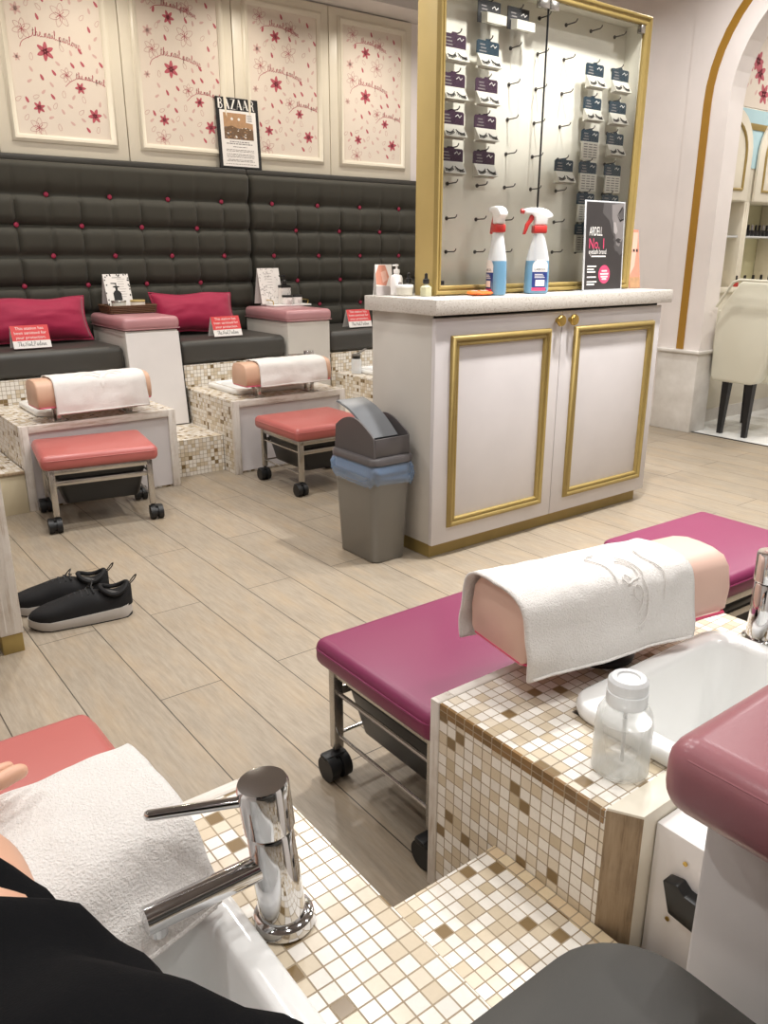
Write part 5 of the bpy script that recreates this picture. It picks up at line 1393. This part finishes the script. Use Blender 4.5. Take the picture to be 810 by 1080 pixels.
o = part('trousers', bm, 'trouser', t, smooth=180, label='loose black trousers')
md = o.modifiers.new('thickness', 'SOLIDIFY'); md.thickness = .003; md.offset = -1

# ================================================================== SALON BEYOND THE ARCH
def salon_chair(x, y, label, rz=0):
    t = thing('salon_chair', label, 'chair', (x, y, 0), math.radians(rz), 'ivory salon chairs beyond the arch')
    # local: back plane faces -x
    bm = nb(); O = [(.215, .345), (-.06, .345), (-.105, .375), (-.235, .80), (-.285, .95), (-.27, .985), (.06, .995), (.095, .985), (.20, .83), (.235, .70), (.232, .38)]
    t2 = nb(); prism(t2, O, 'x', -.05, .05, .018)
    for v in t2.verts: v.co.x += -.10*(v.co.z-.4)*.35
    merge(bm, t2, 0); part('backrest', bm, 'chairfab', t, True, 50)
    bm = nb(); tube(bm, [(-.115, -.245, .84), (-.13, -.28, .965), (-.135, -.26, .99), (-.135, .055, 1.0), (-.13, .10, .985), (-.115, .205, .83)], .009, 8); part('top_piping', bm, 'chairfab', t, True)
    bm = nb(); box(bm, .04, .46, -.15, .24, .35, .47, .03, 4); part('seat', bm, 'chairfab', t, True)
    for s in (-1, 1):
        bm = nb(); prism(bm, [(.03, .40), (.36, .42), (.38, .60), (.30, .64), (.08, .80), (.03, .80)], 'y', .045+s*.205-.03, .045+s*.205+.03, .012); part('arm', bm, 'chairfab', t, True)
    for lx, ly, tx, ty in ((-.01, -.045, -.03, -.055), (-.01, .12, -.02, .125), (.40, -.10, .43, -.12), (.40, .19, .43, .21)):
        bm = nb(); loft(bm, [[(lx+a*.024, ly+b*.024, .352) for a, b in ((-1, -1), (1, -1), (1, 1), (-1, 1))], [(tx+a*.015, ty+b*.015, .0) for a, b in ((-1, -1), (1, -1), (1, 1), (-1, 1))]]); part('leg', bm, 'black', t, True, label='black tapered leg')
    return t
salon_chair(5.02, 2.70, 'ivory upholstered chair with black legs standing in the archway')
salon_chair(5.80, 2.66, 'ivory chair further in, half hidden behind the archway chair', -6)
t = thing('side_table', 'white table with curved legs behind the archway chair', 'table', (6.6, 2.4, 0))
bm = nb(); box(bm, 6.35, 7.0, 2.05, 2.5, .70, .74, .006); part('table_top', bm, 'white', t)
for lx in (6.40, 6.94):
    for ly in (2.10, 2.45):
        bm = nb(); tube(bm, catmull([(lx, ly, .70), (lx-.03, ly, .55), (lx+.01, ly, .3), (lx+.015, ly, .1), (lx-.04, ly, .015)], 5), .02, 8, 0); part('leg', bm, 'white', t)
# salon wall parallel to the banquette wall, full of shelving
SY = 3.10
bm = nb(); box(bm, 5.014, 7.4, SY+.22, SY+.34, -.02, 2.86); struct('wall_shelving', bm, 'litback', 0)
t = thing('wall_shelving_unit', 'tall white shelving unit with arched gold trimmed doors beyond the arch', 'shelving', (6.2, SY+.1, 0))
bm = nb(); box(bm, 5.016, 7.3, SY+.0, SY+.218, .0, .90, .003); box(bm, 5.016, 7.3, SY-.02, SY+.218, .90, .935, .003); part('base_cabinet', bm, 'cream', t)
bm = nb(); box(bm, 5.016, 7.3, SY-.006, SY-.0005, .0, .09); part('kick_board', bm, 'marblewhite', t)
for k, x in enumerate((5.424, 6.05, 6.66, 7.22)):
    bm = nb(); box(bm, x, x+.066, SY+.0, SY+.2175, .936, 1.49, .003); box(bm, x+.018, x+.023, SY-.003, SY, .95, 1.48); box(bm, x+.042, x+.047, SY-.003, SY, .95, 1.48); part('divider', bm, 'cream', t)
for a, b in ((5.018, 5.4235), (5.4905, 6.0495), (6.1165, 6.6595), (6.7265, 7.2195)):
    bm = nb(); box(bm, a, b, SY+.02, SY+.2175, 1.262, 1.274, .001); part('glass_shelf', bm, 'frost', t)
bm = nb(); box(bm, 5.016, 7.3, SY+.0, SY+.2175, 1.491, 2.058, .003); part('upper_cabinet', bm, 'cream', t)
bm = nb(); box(bm, 5.016, 7.3, SY-.006, SY-.0003, 1.70, 2.05); part('blue_glazing', bm, 'skyblue', t, label='pale blue glazing behind the arched doors')
bm = nb(); box(bm, 5.016, 7.3, SY-.0118, SY-.0062, 1.93, 1.968, .001); part('gold_rail', bm, 'gold', t, label='gold rail')
for k, x in enumerate((4.872, 5.482, 6.092, 6.70)):
    w = .52; n = 16; XL = 5.018
    ar = [(x+w/2+w/2*math.cos(PI*i/n), 1.775+.27*math.sin(PI*i/n)) for i in range(n+1)]
    P = [(p, q) for p, q in ar if p >= XL]
    P = [(x+w, 1.495)]+P+([(XL, P[-1][1]), (XL, 1.495)] if k == 0 else [(x, 1.495)])
    bm = nb(); prism(bm, P, 'y', SY-.028, SY-.0125, .001); d = part('arched_door', bm, 'cream', t)
    w2 = w-.16; ar = [(x+w/2+w2/2*math.cos(PI*i/n), 1.765+.2*math.sin(PI*i/n)) for i in range(n+1)]
    line = [(x+w-.08, 1.56)]+ar+[(x+.08, 1.56), (x+w-.08, 1.56)]
    line = [(max(p, 5.03), q) for p, q in line]
    bm = nb(); tube(bm, [(p, SY-.0295, q) for p, q in line], .010, 6); part('gold_arch_trim', bm, 'gold', d, label='gold arch trim')
t = thing('wallpaper_band', 'flowered wallpaper above the arched doors beyond the archway', 'wallpaper', (6.2, SY+.1, 2.06))
bm = nb(); box(bm, 5.016, 7.35, SY+.0, SY+.2185, 2.06, 2.86); y = SY-.0006; rr = random.Random(9)
for k in range(22):
    a, b = 5.2+rr.random()*2.0, 2.06+rr.random()*.7
    if k == 0: a, b = 5.478, 2.15
    if k == 1: a, b = 5.36, 2.33
    if k == 2: a, b = 5.60, 2.12
    for i in range(6): petal(a+.034*math.cos(i*1.05+k), b+.034*math.sin(i*1.05+k), .064, .034, i*1.05+k, y-.0004*(k % 3), bm, 1)
for k in range(120):
    a, b = 5.18+rr.random()*2.1, 2.05+rr.random()*.75; petal(a, b, .04, .018, rr.uniform(.5, 2.5), y+.0002, bm, 2 if k % 2 else 1)
part('printed_paper', bm, ['paper', 'petald', 'petall'], t, smooth=0)
# stock on the shelves
rr = random.Random(12)
def stock(x, y, z, label, mats, group, n=1):
    t = thing('polish_bottle', label, 'polish bottle', (x, y, z), 0, group); bm = nb(); lathe(bm, [(.016, 0), (.018, .003), (.018, .035), (.009, .04)], (x, y, z+.0006), 12); part('glass_body', bm, mats[0], t)
    bm = nb(); lathe(bm, [(.009, .0405), (.0095, .042), (.008, .075), (0, .076)], (x, y, z), 12); part('cap', bm, mats[1], t)
ORDX = ['first', 'second', 'third', 'fourth', 'fifth', 'sixth', 'seventh', 'eighth', 'ninth', 'tenth', 'eleventh', 'twelfth']
for i in range(10):
    stock(5.515+i*.05, SY+.06, 1.2745, 'dark polish bottle %s from the divider on the glass shelf' % ORDX[i], ('black', 'black' if i % 3 else 'greyprint'), 'dark polish bottles on the glass shelf')
for i in range(9):
    stock(5.44+i*.055, SY+.0+(.05 if i % 2 else .02)-.02, .9355, 'polish bottle %s from the divider on the shelving counter' % ORDX[i], (('redplastic', 'black', 'ink')[i % 3], 'black'), 'red and black polish bottles on the counter')

# ================================================================== LIGHT, CAMERA
def spot(x, y, z, w, size=.10, col=(1, .93, .84), ang=150):
    l = bpy.data.lights.new('downlight', 'AREA'); l.shape = 'DISK'; l.size = size; l.energy = w*.40; l.color = col; l.spread = math.radians(ang)
    o = bpy.data.objects.new('downlight', l); COL.objects.link(o); o.location = (x, y, z); return o
WARM = (1, .92, .80); NEU = (1, .982, .955)
for x, y, w, a in ((.85, 3.25, 42, 150), (1.9, 3.15, 38, 150), (.35, 2.1, 22, 150), (1.35, 1.95, 22, 150), (2.4, 1.74, 74, 105), (3.0, 1.80, 46, 105), (3.9, 1.2, 46, 160), (4.2, 2.6, 44, 160), (4.2, 4.2, 18, 150), (1.45, .45, 23, 150), (.45, .35, 16, 150), (2.5, .4, 30, 150), (-.7, 1.0, 22, 150), (-.7, 3.0, 20, 150), (-.2, -.7, 16, 150), (2.0, -.7, 20, 150)):
    spot(x, y, 2.85, w, .11, NEU, a)
for x in (.85, 1.75, 2.7, 3.65): spot(x, 4.60, 2.75, 17, .09, WARM)
for x, y, w in ((5.6, 2.2, 40), (6.5, 1.2, 30), (6.5, 2.6, 30)): spot(x, y, 2.85, w, .12, (1, .96, .90))
l = spot(5.8, SY+.12, 1.60, 4, .05, (1, .93, .62)); l.data.shape = 'RECTANGLE'; l.data.size = .5; l.data.size_y = .02
wd = bpy.data.worlds.new('World'); S.world = wd; wd.use_nodes = True
wd.node_tree.nodes['Background'].inputs[0].default_value = (.9, .93, 1, 1); wd.node_tree.nodes['Background'].inputs[1].default_value = .05

cam = bpy.data.cameras.new('Camera'); co = bpy.data.objects.new('Camera', cam); COL.objects.link(co)
co.location = (0, 0, EYE); co.rotation_euler = (PI/2-.314466, 0, -.649116)
cam.sensor_fit = 'VERTICAL'; cam.sensor_height = 36; cam.sensor_width = 27; cam.lens = 36*834.47/1080; cam.clip_start = .02
S.camera = co
S.view_settings.view_transform = 'Standard'; S.view_settings.look = 'None'; S.view_settings.gamma = 1; S.view_settings.use_curve_mapping = False
S.view_settings.exposure = 0.0
S.cycles.use_denoising = True; S.cycles.max_bounces = 8; S.cycles.transparent_max_bounces = 16
S.cycles.sample_clamp_indirect = 6
